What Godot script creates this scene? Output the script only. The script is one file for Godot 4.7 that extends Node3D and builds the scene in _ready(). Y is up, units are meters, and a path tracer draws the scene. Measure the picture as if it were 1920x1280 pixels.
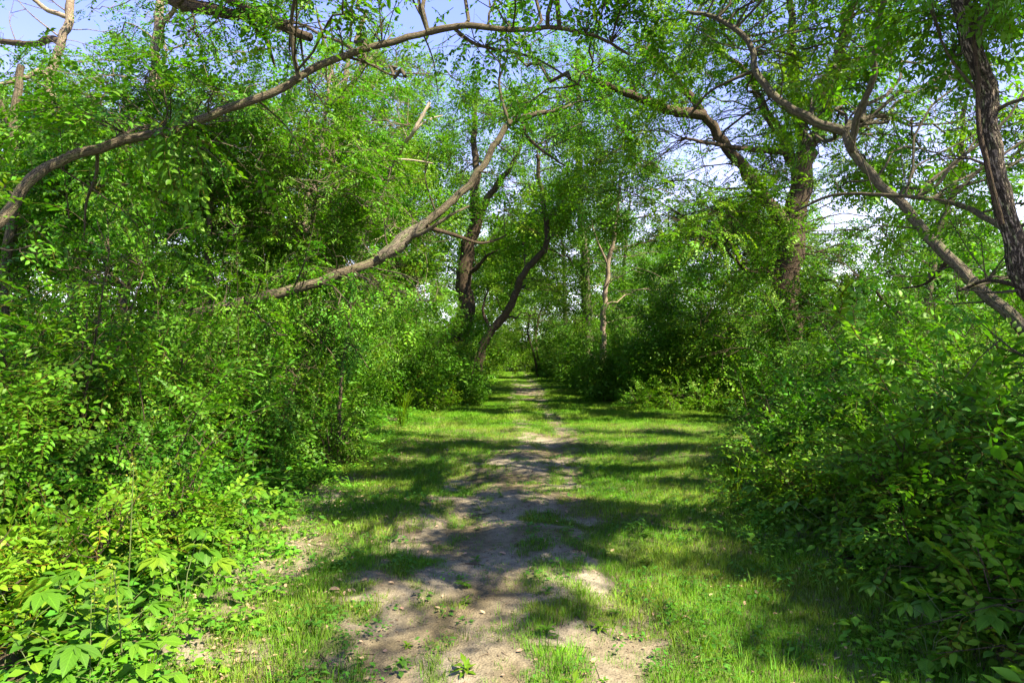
extends Node3D
# A mown woodland track between thickets, trees arching over it.  x right, y up, camera looks along -z.

const FOCAL := 1229.0      # pixels of the 1920 wide photograph
const HORIZON := 650.0
const EYE := 1.6

var rng := RandomNumberGenerator.new()
var noise := FastNoiseLite.new()
var fine := FastNoiseLite.new()
var taken := {}
var sun_to := Vector3(0.74, 1.12, 0.44).normalized()
var bark := {}
var leaf_mat: StandardMaterial3D
var grass_mat: StandardMaterial3D
var wood_mat: StandardMaterial3D
var sprays := {}
var copies_total := 0

# ------------------------------------------------------------------ mesh building

class MB:
	var v := PackedVector3Array()
	var n := PackedVector3Array()
	var u := PackedVector2Array()
	var c := PackedColorArray()
	var i := PackedInt32Array()
	func add(p: Vector3, nn: Vector3, uv: Vector2, col: Color) -> int:
		v.append(p)
		n.append(nn)
		u.append(uv)
		c.append(col)
		return v.size() - 1
	func tri(a: int, b: int, d: int) -> void:
		i.append(a)
		i.append(b)
		i.append(d)
	func quad(a: int, b: int, d: int, e: int) -> void:
		tri(a, b, d)
		tri(a, d, e)
	func mesh(off := Vector3.ZERO) -> ArrayMesh:
		var m := ArrayMesh.new()
		if i.is_empty():
			return m
		var arr := []
		arr.resize(Mesh.ARRAY_MAX)
		var w := v
		if off != Vector3.ZERO:
			w = PackedVector3Array()
			w.resize(v.size())
			for k in v.size():
				w[k] = v[k] - off
		arr[Mesh.ARRAY_VERTEX] = w
		arr[Mesh.ARRAY_NORMAL] = n
		arr[Mesh.ARRAY_TEX_UV] = u
		arr[Mesh.ARRAY_COLOR] = c
		arr[Mesh.ARRAY_INDEX] = i
		m.add_surface_from_arrays(Mesh.PRIMITIVE_TRIANGLES, arr)
		return m

func at(px: float, py: float, d: float) -> Vector3:
	return Vector3((px - 960.0) / FOCAL * d, EYE + (HORIZON - py) / FOCAL * d, -d)

func rr(a: float, b: float) -> float:
	return rng.randf_range(a, b)

func unit() -> Vector3:
	var z := rng.randf() * 2.0 - 1.0
	var a := rng.randf() * TAU
	var s := sqrt(1.0 - z * z)
	return Vector3(s * cos(a), z, s * sin(a))

func spline(p: Array, step: float) -> Array:
	var out: Array = []
	for k in p.size() - 1:
		var a: Vector3 = p[maxi(k - 1, 0)]
		var b: Vector3 = p[k]
		var c: Vector3 = p[k + 1]
		var d: Vector3 = p[mini(k + 2, p.size() - 1)]
		var m := maxi(1, int(ceil(b.distance_to(c) / step)))
		for j in m:
			var t := float(j) / m
			out.append(0.5 * ((2.0 * b) + (c - a) * t + (2.0 * a - 5.0 * b + 4.0 * c - d) * t * t + (3.0 * b - a - 3.0 * c + d) * t * t * t))
	out.append(p[p.size() - 1])
	return out

# a round, slightly lumpy limb through the points; ra at the start, rb at the end
func tube(mb: MB, pts: Array, ra: float, rb: float, sides: int, lump := 0.0, flare := 0.0, col := Color.WHITE, cap := true) -> void:
	var total := 0.0
	for k in pts.size() - 1:
		total += pts[k].distance_to(pts[k + 1])
	var run := 0.0
	var side := Vector3.ZERO
	var first := mb.v.size()
	for k in pts.size():
		var p: Vector3 = pts[k]
		var t: Vector3 = (pts[mini(k + 1, pts.size() - 1)] - pts[maxi(k - 1, 0)]).normalized()
		if k == 0:
			side = t.cross(Vector3(0.31, 0.1, 0.94)).normalized()
		else:
			side = (side - t * side.dot(t)).normalized()
			run += p.distance_to(pts[k - 1])
		var other := t.cross(side)
		var f := run / maxf(total, 0.001)
		var r := lerpf(ra, rb, f) * (1.0 + flare * exp(-run / maxf(ra * 2.2, 0.01)))
		for s in sides + 1:
			var a := TAU * s / sides
			var dirv := side * cos(a) + other * sin(a)
			var q := r
			if lump > 0.0:
				var sa := s % sides
				var dd := side * cos(TAU * sa / sides) + other * sin(TAU * sa / sides)
				var np: Vector3 = p * 2.3 + dd * 0.6
				q *= 1.0 + lump * noise.get_noise_3dv(np * 14.0)
			mb.add(p + dirv * q, dirv, Vector2(float(s) / sides * maxf(1.0, round(ra * 12.0)), run * 0.9), col)
	for k in pts.size() - 1:
		for s in sides:
			var a := first + k * (sides + 1) + s
			var b := a + sides + 1
			mb.quad(a, b, b + 1, a + 1)
	if cap:
		var tip: Vector3 = pts[pts.size() - 1]
		var e := mb.add(tip, (tip - pts[pts.size() - 2]).normalized(), Vector2(0, run), col)
		var base := first + (pts.size() - 1) * (sides + 1)
		for s in sides:
			mb.tri(base + s, e, base + s + 1)

const PROFILE := [[0.0, 0.06], [0.2, 0.74], [0.42, 1.0], [0.7, 0.72], [1.0, 0.0]]
const PROFILE_LOW := [[0.0, 0.1], [0.42, 1.0], [1.0, 0.0]]

# one leaf blade: folded along its midrib, tip curling down
func leaf(mb: MB, p: Vector3, dirv: Vector3, up: Vector3, length: float, width: float, fold: float, curl: float, col: Color, low := false) -> void:
	var x := dirv.normalized()
	var side := x.cross(up).normalized()
	var nn := side.cross(x).normalized()
	var prof: Array = PROFILE_LOW if low else PROFILE
	var last := -1
	for k in prof.size():
		var t: float = prof[k][0]
		var w: float = prof[k][1] * width * 0.5
		var mid := p + x * length * t - nn * curl * length * t * t
		var nt := (nn + x * curl * 2.0 * t).normalized()
		var a := mb.add(mid - side * w + nn * fold * w, (nt + side * fold).normalized(), Vector2(0.5 - w / maxf(width, 0.0001), t), col)
		mb.add(mid, nt, Vector2(0.5, t), col)
		mb.add(mid + side * w + nn * fold * w, (nt - side * fold).normalized(), Vector2(0.5 + w / maxf(width, 0.0001), t), col)
		if last >= 0:
			mb.quad(last, a, a + 1, last + 1)
			mb.quad(last + 1, a + 1, a + 2, last + 2)
		last = a

func tone(a := 0.72, b := 1.0) -> Color:
	var k := rr(a, b)
	return Color(clampf(k * rr(0.8, 1.0), 0, 1), k, clampf(k * rr(0.7, 1.0), 0, 1))

const TWIG := Color(1.0, 0.42, 0.95)

# twig with opposite oval leaves
func spray_oval(size: float, pairs: int, wide := 0.56) -> ArrayMesh:
	var mb := MB.new()
	var pts: Array = []
	var step := size * 0.75
	for k in pairs + 2:
		pts.append(Vector3(k * step, -0.004 * k * k * size * 10.0, sin(k * 1.7) * 0.008))
	tube(mb, pts, 0.0022, 0.0012, 3, 0.0, 0.0, TWIG, false)
	for k in range(1, pairs + 1):
		for s in [-1.0, 1.0]:
			if rng.randf() < 0.1:
				continue
			var a := rr(0.75, 1.25)
			var d := Vector3(cos(a), rr(-0.35, 0.2), s * sin(a))
			var up := Vector3(rr(-0.35, 0.35), 1.0, rr(-0.5, 0.5))
			var l := size * rr(0.75, 1.15)
			leaf(mb, pts[k] + d * size * 0.12, d, up, l, l * wide * rr(0.88, 1.12), rr(0.1, 0.45), rr(0.05, 0.4), tone())
	for s in 2:
		leaf(mb, pts[pairs + 1], Vector3(1, rr(-0.2, 0.3), rr(-0.6, 0.6)), Vector3(0, 1, rr(-0.4, 0.4)), size * rr(0.5, 0.85), size * 0.42, 0.3, 0.15, tone(0.85, 1.0))
	return mb.mesh()

# twig with compound leaves of drooping leaflets (ash, box elder)
func spray_compound(size: float, leaves: int) -> ArrayMesh:
	var mb := MB.new()
	var pts: Array = []
	for k in leaves + 1:
		pts.append(Vector3(k * size * 0.9, -0.02 * k * k * size, sin(k * 2.1) * 0.01))
	tube(mb, pts, 0.0026, 0.0014, 3, 0.0, 0.0, TWIG, false)
	for k in range(1, leaves + 1):
		var s := 1.0 if k % 2 else -1.0
		var a := rr(0.5, 1.2)
		var d := Vector3(cos(a), rr(-0.4, 0.15), s * sin(a)).normalized()
		var side := d.cross(Vector3.UP).normalized()
		var base: Vector3 = pts[k]
		var reach := size * rr(1.6, 2.2)
		tube(mb, [base, base + d * reach * 0.55 + Vector3(0, 0.01, 0), base + d * reach - Vector3(0, 0.02, 0)], 0.0012, 0.0008, 3, 0.0, 0.0, Color(1, 0.8, 1), false)
		for j in 5:
			var f: float = [0.5, 0.5, 0.78, 0.78, 1.0][j]
			var e: float = [-1.0, 1.0, -1.0, 1.0, 0.0][j]
			var q := base + d * reach * f - Vector3(0, 0.02 * f * f, 0)
			var ld := (d * rr(0.5, 0.9) + side * e + Vector3(0, rr(-0.6, -0.05), 0)).normalized()
			var l := size * rr(0.8, 1.15)
			leaf(mb, q, ld, Vector3(rr(-0.4, 0.4), 1, rr(-0.4, 0.4)), l, l * rr(0.36, 0.5), rr(0.1, 0.35), rr(0.1, 0.35), tone(), true)
	return mb.mesh()

# loose clump of leaves for trees farther off
func spray_clump(size: float, count: int, spread: float) -> ArrayMesh:
	var mb := MB.new()
	for k in count:
		var q := unit() * pow(rng.randf(), 0.45)
		q = Vector3(q.x * spread, q.y * spread * 0.5, q.z * spread)
		var d := Vector3(q.x, rr(-0.5, 0.2) * spread, q.z).normalized()
		leaf(mb, q, d, Vector3(rr(-0.6, 0.6), 1, rr(-0.6, 0.6)), size * rr(0.8, 1.3), size * rr(0.45, 0.65), 0.25, 0.2, tone(0.65, 1.0), true)
	for k in 3:
		var q := unit() * spread * 0.8
		q.y *= 0.4
		tube(mb, [Vector3.ZERO, q * 0.5 + Vector3(0, 0.02, 0), q], 0.003, 0.0015, 3, 0.0, 0.0, TWIG, false)
	return mb.mesh()

# ------------------------------------------------------------------ things and parts

func numbered(called: String) -> String:
	if not taken.has(called):
		taken[called] = 0
		return called
	taken[called] += 1
	return "%s_%03d" % [called, taken[called]]

func thing(called: String, label: String, category: String, pos := Vector3.ZERO, group := "") -> Node3D:
	var o := Node3D.new()
	o.name = numbered(called)
	add_child(o)
	o.position = pos
	tag(o, label, category, group)
	return o

func tag(o: Node, label: String, category: String, group := "", kind := "") -> void:
	if label:
		o.set_meta("label", label)
	if category:
		o.set_meta("category", category)
	if group:
		o.set_meta("group", group)
	if kind:
		o.set_meta("kind", kind)

func part(m: Mesh, called: String, mat: Material, parent: Node) -> MeshInstance3D:
	var o := MeshInstance3D.new()
	o.name = numbered(called) if parent == self else called
	o.mesh = m
	o.material_override = mat
	parent.add_child(o, true)
	return o

func scatter(m: Mesh, xf: Array, cols: Array, called: String, mat: Material, parent: Node) -> MultiMeshInstance3D:
	var mm := MultiMesh.new()
	mm.transform_format = MultiMesh.TRANSFORM_3D
	mm.use_colors = true
	mm.mesh = m
	mm.instance_count = xf.size()
	for k in xf.size():
		mm.set_instance_transform(k, xf[k])
		mm.set_instance_color(k, cols[k])
	var o := MultiMeshInstance3D.new()
	o.name = numbered(called) if parent == self else called
	o.multimesh = mm
	o.material_override = mat
	parent.add_child(o, true)
	o.set_meta("kind", "stuff")
	copies_total += xf.size()
	return o

# ------------------------------------------------------------------ light gaps in the canopy: places where the sun reaches the ground or the thicket
const GAPS := [[-0.75, -3.95, 0.6, 0.36], [0.5, -3.55, 0.5, 0.22], [0.0, -2.95, 1.3, 0.25], [-2.3, -3.7, 0.9, 1.3], [-1.25, -3.5, 0.5, 0.35], [0.9, -4.3, 0.5, 0.18], [1.75, -6.9, 0.9, 0.26],
	[0.35, -7.7, 0.6, 0.3], [0.6, -21.5, 1.2, 1.2], [-1.5, -13.0, 1.5, 0.5], [0.6, -11.8, 1.6, 0.3], [2.8, -13.2, 2.0, 0.45], [4.8, -16.2, 1.7, 0.9], [-1.2, -15.3, 1.3, 0.4], [-0.7, -18.2, 1.2, 0.5],
	[1.6, -9.2, 1.0, 0.25], [2.2, -11.0, 1.2, 0.25], [1.4, -5.7, 0.5, 0.12], [2.0, -8.2, 0.6, 0.1], [-1.6, -7.6, 0.5, 0.15], [1.2, -7.7, 0.3, 0.05], [-0.6, -6.2, 0.2, 0.08], [0.3, -38.5, 3.0, 4.0], [1.0, -26.0, 1.0, 0.8], [-2.0, -5.6, 0.4, 0.4], [-0.3, -10.0, 0.6, 0.2]]

func in_gap(p: Vector3) -> bool:
	if p.y > 1.2:
		var g := p - sun_to * (p.y / sun_to.y)
		if g.z < -4.5 and g.z > -24.0 and fine.get_noise_2d(g.x * 5.0, g.z * 13.0 + 300.0) > 0.13:
			return true
		for e in GAPS:
			var dx: float = (g.x - e[0]) / (e[2] + 0.2)
			var dz: float = (g.z - e[1]) / (e[3] + 0.2)
			if dx * dx + dz * dz < 1.0 + 0.9 * fine.get_noise_2d(g.x * 60.0, g.z * 60.0):
				return true
	if p.y > 4.8:
		var q := p - sun_to * ((p.y - 4.1) / sun_to.y)
		if q.x > 1.8 and q.x < 5.4 and q.z > -8.4 and q.z < -5.0 and fine.get_noise_2d(q.x * 10.0, q.z * 10.0) > -0.06:
			return true
	if p.y > 2.0:
		var g := p - sun_to * ((p.y - 1.1) / sun_to.y)
		if g.x > 2.7 and g.x < 5.2 and g.z > -7.8 and g.z < -5.3 and fine.get_noise_2d(g.x * 13.0, g.z * 13.0) > 0.02:
			return true
	var t := (p.x + 3.3) / sun_to.x
	if t > 1.2:
		var q := p - sun_to * t
		if q.y > 0.2 and q.y < 2.4 and q.z < -2.6 and q.z > -22.0 and fine.get_noise_2d(q.y * 11.0, q.z * 11.0) > (-0.12 if q.z > -8.5 else -0.05):
			return true
	t = (p.z + 17.0) / sun_to.z
	if t > 2.5:
		var q := p - sun_to * t
		if q.y > 0.2 and q.y < 3.0 and q.x > -3.6 and q.x < -1.0 and fine.get_noise_2d(q.x * 9.0, q.y * 9.0) > -0.14:
			return true
	t = (p.z + 16.6) / sun_to.z
	if t > 1.5:
		var q := p - sun_to * t
		if q.y > 0.2 and q.y < 3.4 and q.x > 2.2 and q.x < 6.8 and (q.x > 4.3 or fine.get_noise_2d(q.x * 9.0, q.y * 9.0) > -0.14):
			return true
	return false

# ------------------------------------------------------------------ trees

var cur: Dictionary

func begin(called: String, label: String, base: Vector3, bark_kind: String, green: Color, kind: String, group := "", category := "tree") -> Node3D:
	var o := thing(called, label, category, base, group)
	cur = {"node": o, "base": base, "bark": bark_kind, "green": green, "kind": kind, "pts": [], "mb": MB.new(), "xf": [[], [], []], "col": [[], [], []], "size": 1.0}
	return o

func limb(called: String, pts: Array, ra: float, rb: float, sides := 10, lump := 0.16, flare := 0.0, parent: Node = null, bark_kind := "") -> MeshInstance3D:
	var s := spline(pts, maxf(0.06, ra * 1.3))
	# a little wander, so that no limb runs as a smooth curve
	for k in range(1, s.size()):
		var q: Vector3 = s[k]
		s[k] = q + Vector3(noise.get_noise_3dv(q * 25.0), 0.5 * noise.get_noise_3dv(q * 25.0 + Vector3(90, 0, 0)), noise.get_noise_3dv(q * 25.0 + Vector3(0, 90, 0))) * ra * 0.55
	var mb := MB.new()
	tube(mb, s, ra, rb, sides, lump, flare)
	for k in range(0, s.size(), 2):
		cur.pts.append(s[k])
	if ra >= 0.02 and s.size() > 6 and called != "burl" and called != "vine":
		var run := 0.0
		for k in range(2, s.size() - 1):
			run += s[k].distance_to(s[k - 1])
			if run < 0.28 + ra * 1.5 or s[k].y < 1.0:
				continue
			run = 0.0
			if rng.randf() < 0.35:
				continue
			var along: Vector3 = (s[k + 1] - s[k - 1]).normalized()
			var out := (unit() + Vector3(0, 0.35, 0))
			out = (out - along * out.dot(along)).normalized() + along * 0.5
			var l := rr(0.3, 0.9) * (0.6 + ra * 5.0)
			var e1: Vector3 = s[k] + out * l * 0.5 + unit() * l * 0.12
			var e2: Vector3 = e1 + (out + unit() * 0.6).normalized() * l * 0.6
			var tr := clampf(ra * 0.16, 0.005, 0.02)
			tube(cur.mb, spline([s[k], e1, e2], 0.12), tr, 0.003, 5, 0.0)
			for j in 2:
				var e3 := e1.lerp(e2, rr(0.0, 0.6))
				tube(cur.mb, [e3, e3 + (out + unit() * 1.1).normalized() * l * 0.25, e3 + (out + unit()).normalized() * l * 0.5], tr * 0.5, 0.002, 4, 0.0, 0.0, Color.WHITE, false)
			if called != "dead_limb" and not cur.get("dead", false):
				for j in 3:
					put_spray(e1.lerp(e2, rr(0.3, 1.1)) + unit() * 0.06, out + unit() * 0.7, cur.size)
	return part(mb.mesh(cur.base), called, bark[bark_kind if bark_kind else cur.bark], parent if parent else cur.node)

func nearest(c: Vector3) -> Vector3:
	var best: Vector3 = cur.base
	var bd := 1e9
	for p in cur.pts:
		var d: float = p.distance_to(c) + 0.8 * maxf(0.0, p.y - c.y)
		if d < bd:
			bd = d
			best = p
	return best

func put_spray(p: Vector3, d: Vector3, scale_by: float, carve := true) -> void:
	if carve and in_gap(p + d.normalized() * 0.15 * scale_by) and rng.randf() < 0.96:
		return
	var x := d.normalized()
	var up := (Vector3.UP + unit() * 0.55).normalized()
	var z := x.cross(up).normalized()
	var y := z.cross(x)
	var s := scale_by * (rr(0.75, 1.2) if rng.randf() < 0.8 else rr(1.2, 1.6))
	var k := rng.randi() % 3
	cur.xf[k].append(Transform3D(Basis(x * s, y * s, z * s), p - cur.base))
	var g: Color = cur.green
	var v := 1.25 * rr(0.7, 1.25) * (1.0 + 0.35 * noise.get_noise_3dv(p * 9.0))
	var warm := rr(-0.14, 0.22) + 0.3 * noise.get_noise_3dv(p * 5.0 + Vector3(0, 200, 0))
	if rng.randf() < 0.05:
		warm += 0.32
		v *= 1.2
	cur.col[k].append(Color(g.r * v * (1.17 + warm), g.g * v, g.b * v * 0.6))

# a mass of foliage round c: a bough from the wood to it, branchlets in it, sprays along them
func cloud(c: Vector3, r: Vector3, n: int, per: int, size := 1.0, gap := -0.22, seen := true) -> void:
	var start := nearest(c)
	var dist := start.distance_to(c)
	var bough: Array = [start]
	if dist > 0.5:
		var mid := start.lerp(c, 0.5) + Vector3(rr(-0.15, 0.15), rr(0.02, 0.18), rr(-0.15, 0.15)) * dist
		bough = spline([start, mid, c, c + (c - mid).normalized() * r.x * 0.6 + Vector3(0, 0.1, 0)], 0.3)
		for k in range(1, bough.size()):
			bough[k] = bough[k] + unit() * 0.03 * minf(dist, 3.0)
		tube(cur.mb, bough, clampf(0.006 + dist * 0.005, 0.008, 0.028), 0.006, 5, 0.1)
	for k in n:
		var e := unit() * pow(rng.randf(), 0.4)
		var target := c + Vector3(e.x * r.x, e.y * r.y, e.z * r.z)
		if target.y < 0.15 or noise.get_noise_3dv(target * 7.0) < gap or (in_gap(target) and rng.randf() < 0.85):
			continue
		var a: Vector3 = bough[rng.randi_range(bough.size() / 3, bough.size() - 1)]
		if a.distance_to(target) > 2.2:
			a = target + (a - target).normalized() * 2.2
		var m := a.lerp(target, 0.55) + unit() * 0.12 * a.distance_to(target) + Vector3(0, 0.06, 0)
		tube(cur.mb, [a, m, target], 0.006, 0.003, 3, 0.0, 0.0, Color.WHITE, false)
		var d := (target - m).normalized()
		for j in per:
			var f := rr(0.15, 1.1)
			var q := m.lerp(target, f) if f > 0.0 else a.lerp(m, f + 1.0)
			var yaw := rr(-1.3, 1.3)
			var h := d.rotated(Vector3.UP, yaw) + Vector3(0, rr(-0.45, 0.1), 0)
			h.y *= 0.6
			put_spray(q + unit() * 0.12 * size, h, size)

# N masses of foliage with radius R in a box of the view: x0, y0, x1, y1 in the photograph, from d0 to d1 metres away
func crown(x0: float, y0: float, x1: float, y1: float, d0: float, d1: float, count: int, r: float, n: int, per := 7, size := 1.0, gap := -0.22) -> void:
	for k in count:
		# spread evenly over the box with a golden ratio sequence, then jitter
		var fx := fposmod(0.5 + k * 0.618034 + rr(-0.06, 0.06), 1.0)
		var fy := (k + rng.randf()) / count
		var c := at(lerpf(x0, x1, fx), lerpf(y0, y1, fy), rr(d0, d1))
		var q := r * rr(0.75, 1.25)
		cloud(c, Vector3(q * 1.15, q * 0.8, q * 1.15), int(n * rr(0.8, 1.2) * (1.5 if x1 < 790.0 else 1.15)), per, size, gap)

func finish() -> Node3D:
	var o: Node3D = cur.node
	if not cur.mb.i.is_empty():
		var b := part(cur.mb.mesh(cur.base), "twigs", bark[cur.bark], o)
		b.set_meta("kind", "stuff")
	for k in 3:
		if cur.xf[k].size():
			scatter(sprays[cur.kind][k], cur.xf[k], cur.col[k], "foliage" if cur.get("low", false) else "crown", leaf_mat, o)
	return o

# bush on several stems
func shrub(called: String, label: String, x: float, z: float, r: float, h: float, count: int, kind: String, green: Color, size := 1.0, group := "", carve := false) -> Node3D:
	var base := Vector3(x, 0.0, z)
	begin(called, label, base, "twig", green, kind, group, "shrub")
	cur.low = true
	var stems := 5 if kind != "clump" else 3
	for k in stems:
		var a := TAU * (k + rng.randf() * 0.7) / stems
		var o := Vector3(cos(a), 0, sin(a))
		limb("stem", [base + o * 0.08 - Vector3(0, 0.05, 0), base + o * r * 0.3 + Vector3(0, h * 0.4, 0), base + o * r * rr(0.5, 0.75) + Vector3(0, h * rr(0.7, 0.85), 0)], rr(0.012, 0.022), 0.005, 6, 0.1)
	var lobes: Array = []
	for k in 6:
		var ang := TAU * (k + rng.randf() * 0.8) / 6.0
		var lh := h * (1.08 if k == 0 else rr(0.45, 0.98))
		var off := Vector3(cos(ang), 0, sin(ang)) * r * (0.15 if k == 0 else rr(0.4, 0.7))
		lobes.append([base + off + Vector3(0, lh * 0.48, 0), Vector3(r * rr(0.42, 0.66), lh * 0.52, r * rr(0.42, 0.66))])
	for k in int(count * 1.3):
		var e := unit() * pow(rng.randf(), 0.35)
		var lb: Array = lobes[k % 6]
		var p: Vector3 = lb[0] + lb[1] * e * (1.0 + 0.45 * noise.get_noise_3dv(Vector3(x, k % 6, z) * 30.0 + e * 24.0))
		if p.y < 0.08 or noise.get_noise_3dv(p * 16.0) < -0.22:
			continue
		var d := Vector3(e.x, e.y * 0.5 + rr(-0.25, 0.35), e.z) + unit() * 0.7
		put_spray(p, d, size, carve)
		if k % 9 == 0:
			var a: Vector3 = nearest(p)
			tube(cur.mb, [a, a.lerp(p, 0.5) + unit() * 0.08 + Vector3(0, 0.06, 0), p, p + d.normalized() * 0.15], 0.005, 0.002, 3, 0.0, 0.0, Color.WHITE, false)
	# long shoots standing out of the mass
	for k in int(4 + count / 260.0):
		var lb: Array = lobes[k % 6]
		var ang := rng.randf() * TAU
		var o := Vector3(cos(ang), 0, sin(ang))
		var p: Vector3 = lb[0] + Vector3(o.x * lb[1].x * 0.7, lb[1].y * rr(0.2, 0.75), o.z * lb[1].z * 0.7)
		var l := h * rr(0.18, 0.36) + 0.12
		var tip := p + (o * rr(0.3, 1.0) + Vector3(0, rr(0.5, 1.3), 0)).normalized() * l * 1.6
		var mid := p.lerp(tip, 0.5) + Vector3(0, l * 0.22, 0)
		tube(cur.mb, [p, mid, tip], 0.005, 0.002, 4, 0.0, 0.0, Color.WHITE, false)
		for j in int(4 + l * 9.0):
			var t := rr(0.1, 1.0)
			var q := p.lerp(mid, t * 2.0) if t < 0.5 else mid.lerp(tip, t * 2.0 - 1.0)
			put_spray(q, (tip - p).normalized() + unit() * 0.8, size * 0.8, carve)
	return finish()

# ------------------------------------------------------------------ textures and materials

func noise_image(w: int, h: int, seed_by: int, freq: float, octaves: int, kind := FastNoiseLite.TYPE_SIMPLEX_SMOOTH) -> Image:
	var f := FastNoiseLite.new()
	f.seed = seed_by
	f.frequency = freq
	f.noise_type = kind
	f.fractal_octaves = octaves
	return f.get_seamless_image(w, h)

func bark_maps(seed_by: int, stretch: float, ridge: float, peeling := false) -> Array:
	var w := 128
	var h := 512
	var f := FastNoiseLite.new()
	f.seed = seed_by
	f.frequency = 1.0
	f.fractal_octaves = 4
	var g := FastNoiseLite.new()
	g.seed = seed_by + 7
	g.frequency = 1.0
	g.fractal_octaves = 3
	var col := Image.create(w, h, false, Image.FORMAT_RGB8)
	var hgt := Image.create(w, h, false, Image.FORMAT_RGB8)
	for y in h:
		for x in w:
			var a := TAU * x / w
			var b := TAU * y / h
			var cx := cos(a) * 2.2
			var cz := sin(a) * 2.2
			var ly := b * stretch
			var wob := f.get_noise_3d(cx * 0.6, ly * 0.6, cz * 0.6) * 0.9
			var rg := 1.0 - absf(f.get_noise_3d(cx * 2.2 + wob, ly * 0.5, cz * 2.2 + wob)) * ridge
			rg = clampf(rg, 0.0, 1.0)
			var grain := g.get_noise_3d(cx * 6.0, ly * 3.0, cz * 6.0) * 0.5 + 0.5
			var patch := g.get_noise_3d(cx * 0.8 + 30.0, ly * 0.7, cz * 0.8) * 0.5 + 0.5
			# end seam is softened by fading to the first rows
			var t := clampf((y - h + 40.0) / 40.0, 0.0, 1.0)
			var hv := lerpf((1.0 - pow(rg, 6.0)) * 0.75 + grain * 0.3, 0.6, t)
			var k := clampf(0.45 + 0.5 * hv + 0.2 * (patch - 0.5), 0, 1)
			if peeling:
				var peel := g.get_noise_3d(cx * 1.6 + 60.0, ly * 1.5, cz * 1.6)
				k *= lerpf(0.42, 0.95, smoothstep(0.02, 0.3, peel + 0.12 * f.get_noise_3d(cx * 9.0, ly * 8.0, cz * 9.0)))
				if peel > 0.15:
					hv -= 0.2
			var moss := clampf((patch - 0.58) * 3.0, 0.0, 0.5)
			col.set_pixel(x, y, Color(k * (1.0 - moss * 0.25), k * (0.96), k * (0.92 - moss * 0.35)))
			hgt.set_pixel(x, y, Color(hv, hv, hv))
	return [ImageTexture.create_from_image(col), ImageTexture.create_from_image(hgt)]

func lin(r: float, g: float, b: float) -> Color:
	return Color(r, g, b).linear_to_srgb()

func wood(c: Color, maps: Array, depth: float) -> StandardMaterial3D:
	var m := StandardMaterial3D.new()
	m.albedo_color = c
	m.albedo_texture = maps[0]
	m.roughness = 0.9
	m.metallic_specular = 0.25
	m.heightmap_enabled = true
	m.heightmap_texture = maps[1]
	m.heightmap_scale = depth
	return m

func foliage_material(c: Color, vein: Texture2D = null) -> StandardMaterial3D:
	var m := StandardMaterial3D.new()
	m.albedo_color = c
	m.vertex_color_use_as_albedo = true
	m.roughness = 0.48
	m.metallic_specular = 0.33
	m.backlight_enabled = true
	m.backlight = lin(0.82, 0.92, 0.3)
	m.cull_mode = BaseMaterial3D.CULL_DISABLED
	if vein:
		m.albedo_texture = vein
	return m

func vein_texture() -> Texture2D:
	var im := Image.create(64, 128, false, Image.FORMAT_RGB8)
	for y in 128:
		for x in 64:
			var dx := absf(x - 31.5) / 32.0
			var t := y / 128.0
			var k := 0.86
			if dx < 0.05:
				k = 1.0
			elif absf(fposmod((t - dx * 0.42) * 7.0, 1.0) - 0.5) < 0.07:
				k = 0.97
			k *= 0.94 + 0.06 * fine.get_noise_2d(x * 30.0, y * 30.0)
			im.set_pixel(x, y, Color(k, k, k * 0.95))
	return ImageTexture.create_from_image(im)

# ------------------------------------------------------------------ the ground

func edge_at(list: Array, z: float) -> float:
	for k in list.size() - 1:
		if z <= list[k][0] and z >= list[k + 1][0]:
			return lerpf(list[k][1], list[k + 1][1], (z - list[k][0]) / (list[k + 1][0] - list[k][0]))
	return list[0][1] if z > list[0][0] else list[list.size() - 1][1]

const LEFT_EDGE := [[4.0, -1.9], [-2.6, -1.75], [-4.0, -1.9], [-5.8, -2.1], [-9.8, -2.15], [-13.0, -2.3], [-19.7, -1.7], [-32.0, -1.2], [-60.0, -0.6]]
const RIGHT_EDGE := [[4.0, 2.2], [-2.5, 2.1], [-4.5, 2.35], [-6.4, 2.3], [-8.0, 2.9], [-10.0, 3.5], [-12.0, 5.0], [-14.0, 6.4], [-16.2, 6.3], [-17.2, 4.2], [-19.7, 3.0], [-26.0, 2.5], [-39.0, 2.2], [-60.0, 2.2]]
const DIRT_LEFT := [[4.0, -0.7], [-3.1, -0.75], [-4.4, -1.05], [-5.6, -0.9], [-7.5, -0.75], [-9.6, -0.4], [-11.5, 0.3]]
const DIRT_RIGHT := [[4.0, 0.7], [-3.1, 0.75], [-5.6, 0.6], [-7.5, 0.72], [-9.6, 0.9], [-11.5, 0.95]]

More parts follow.
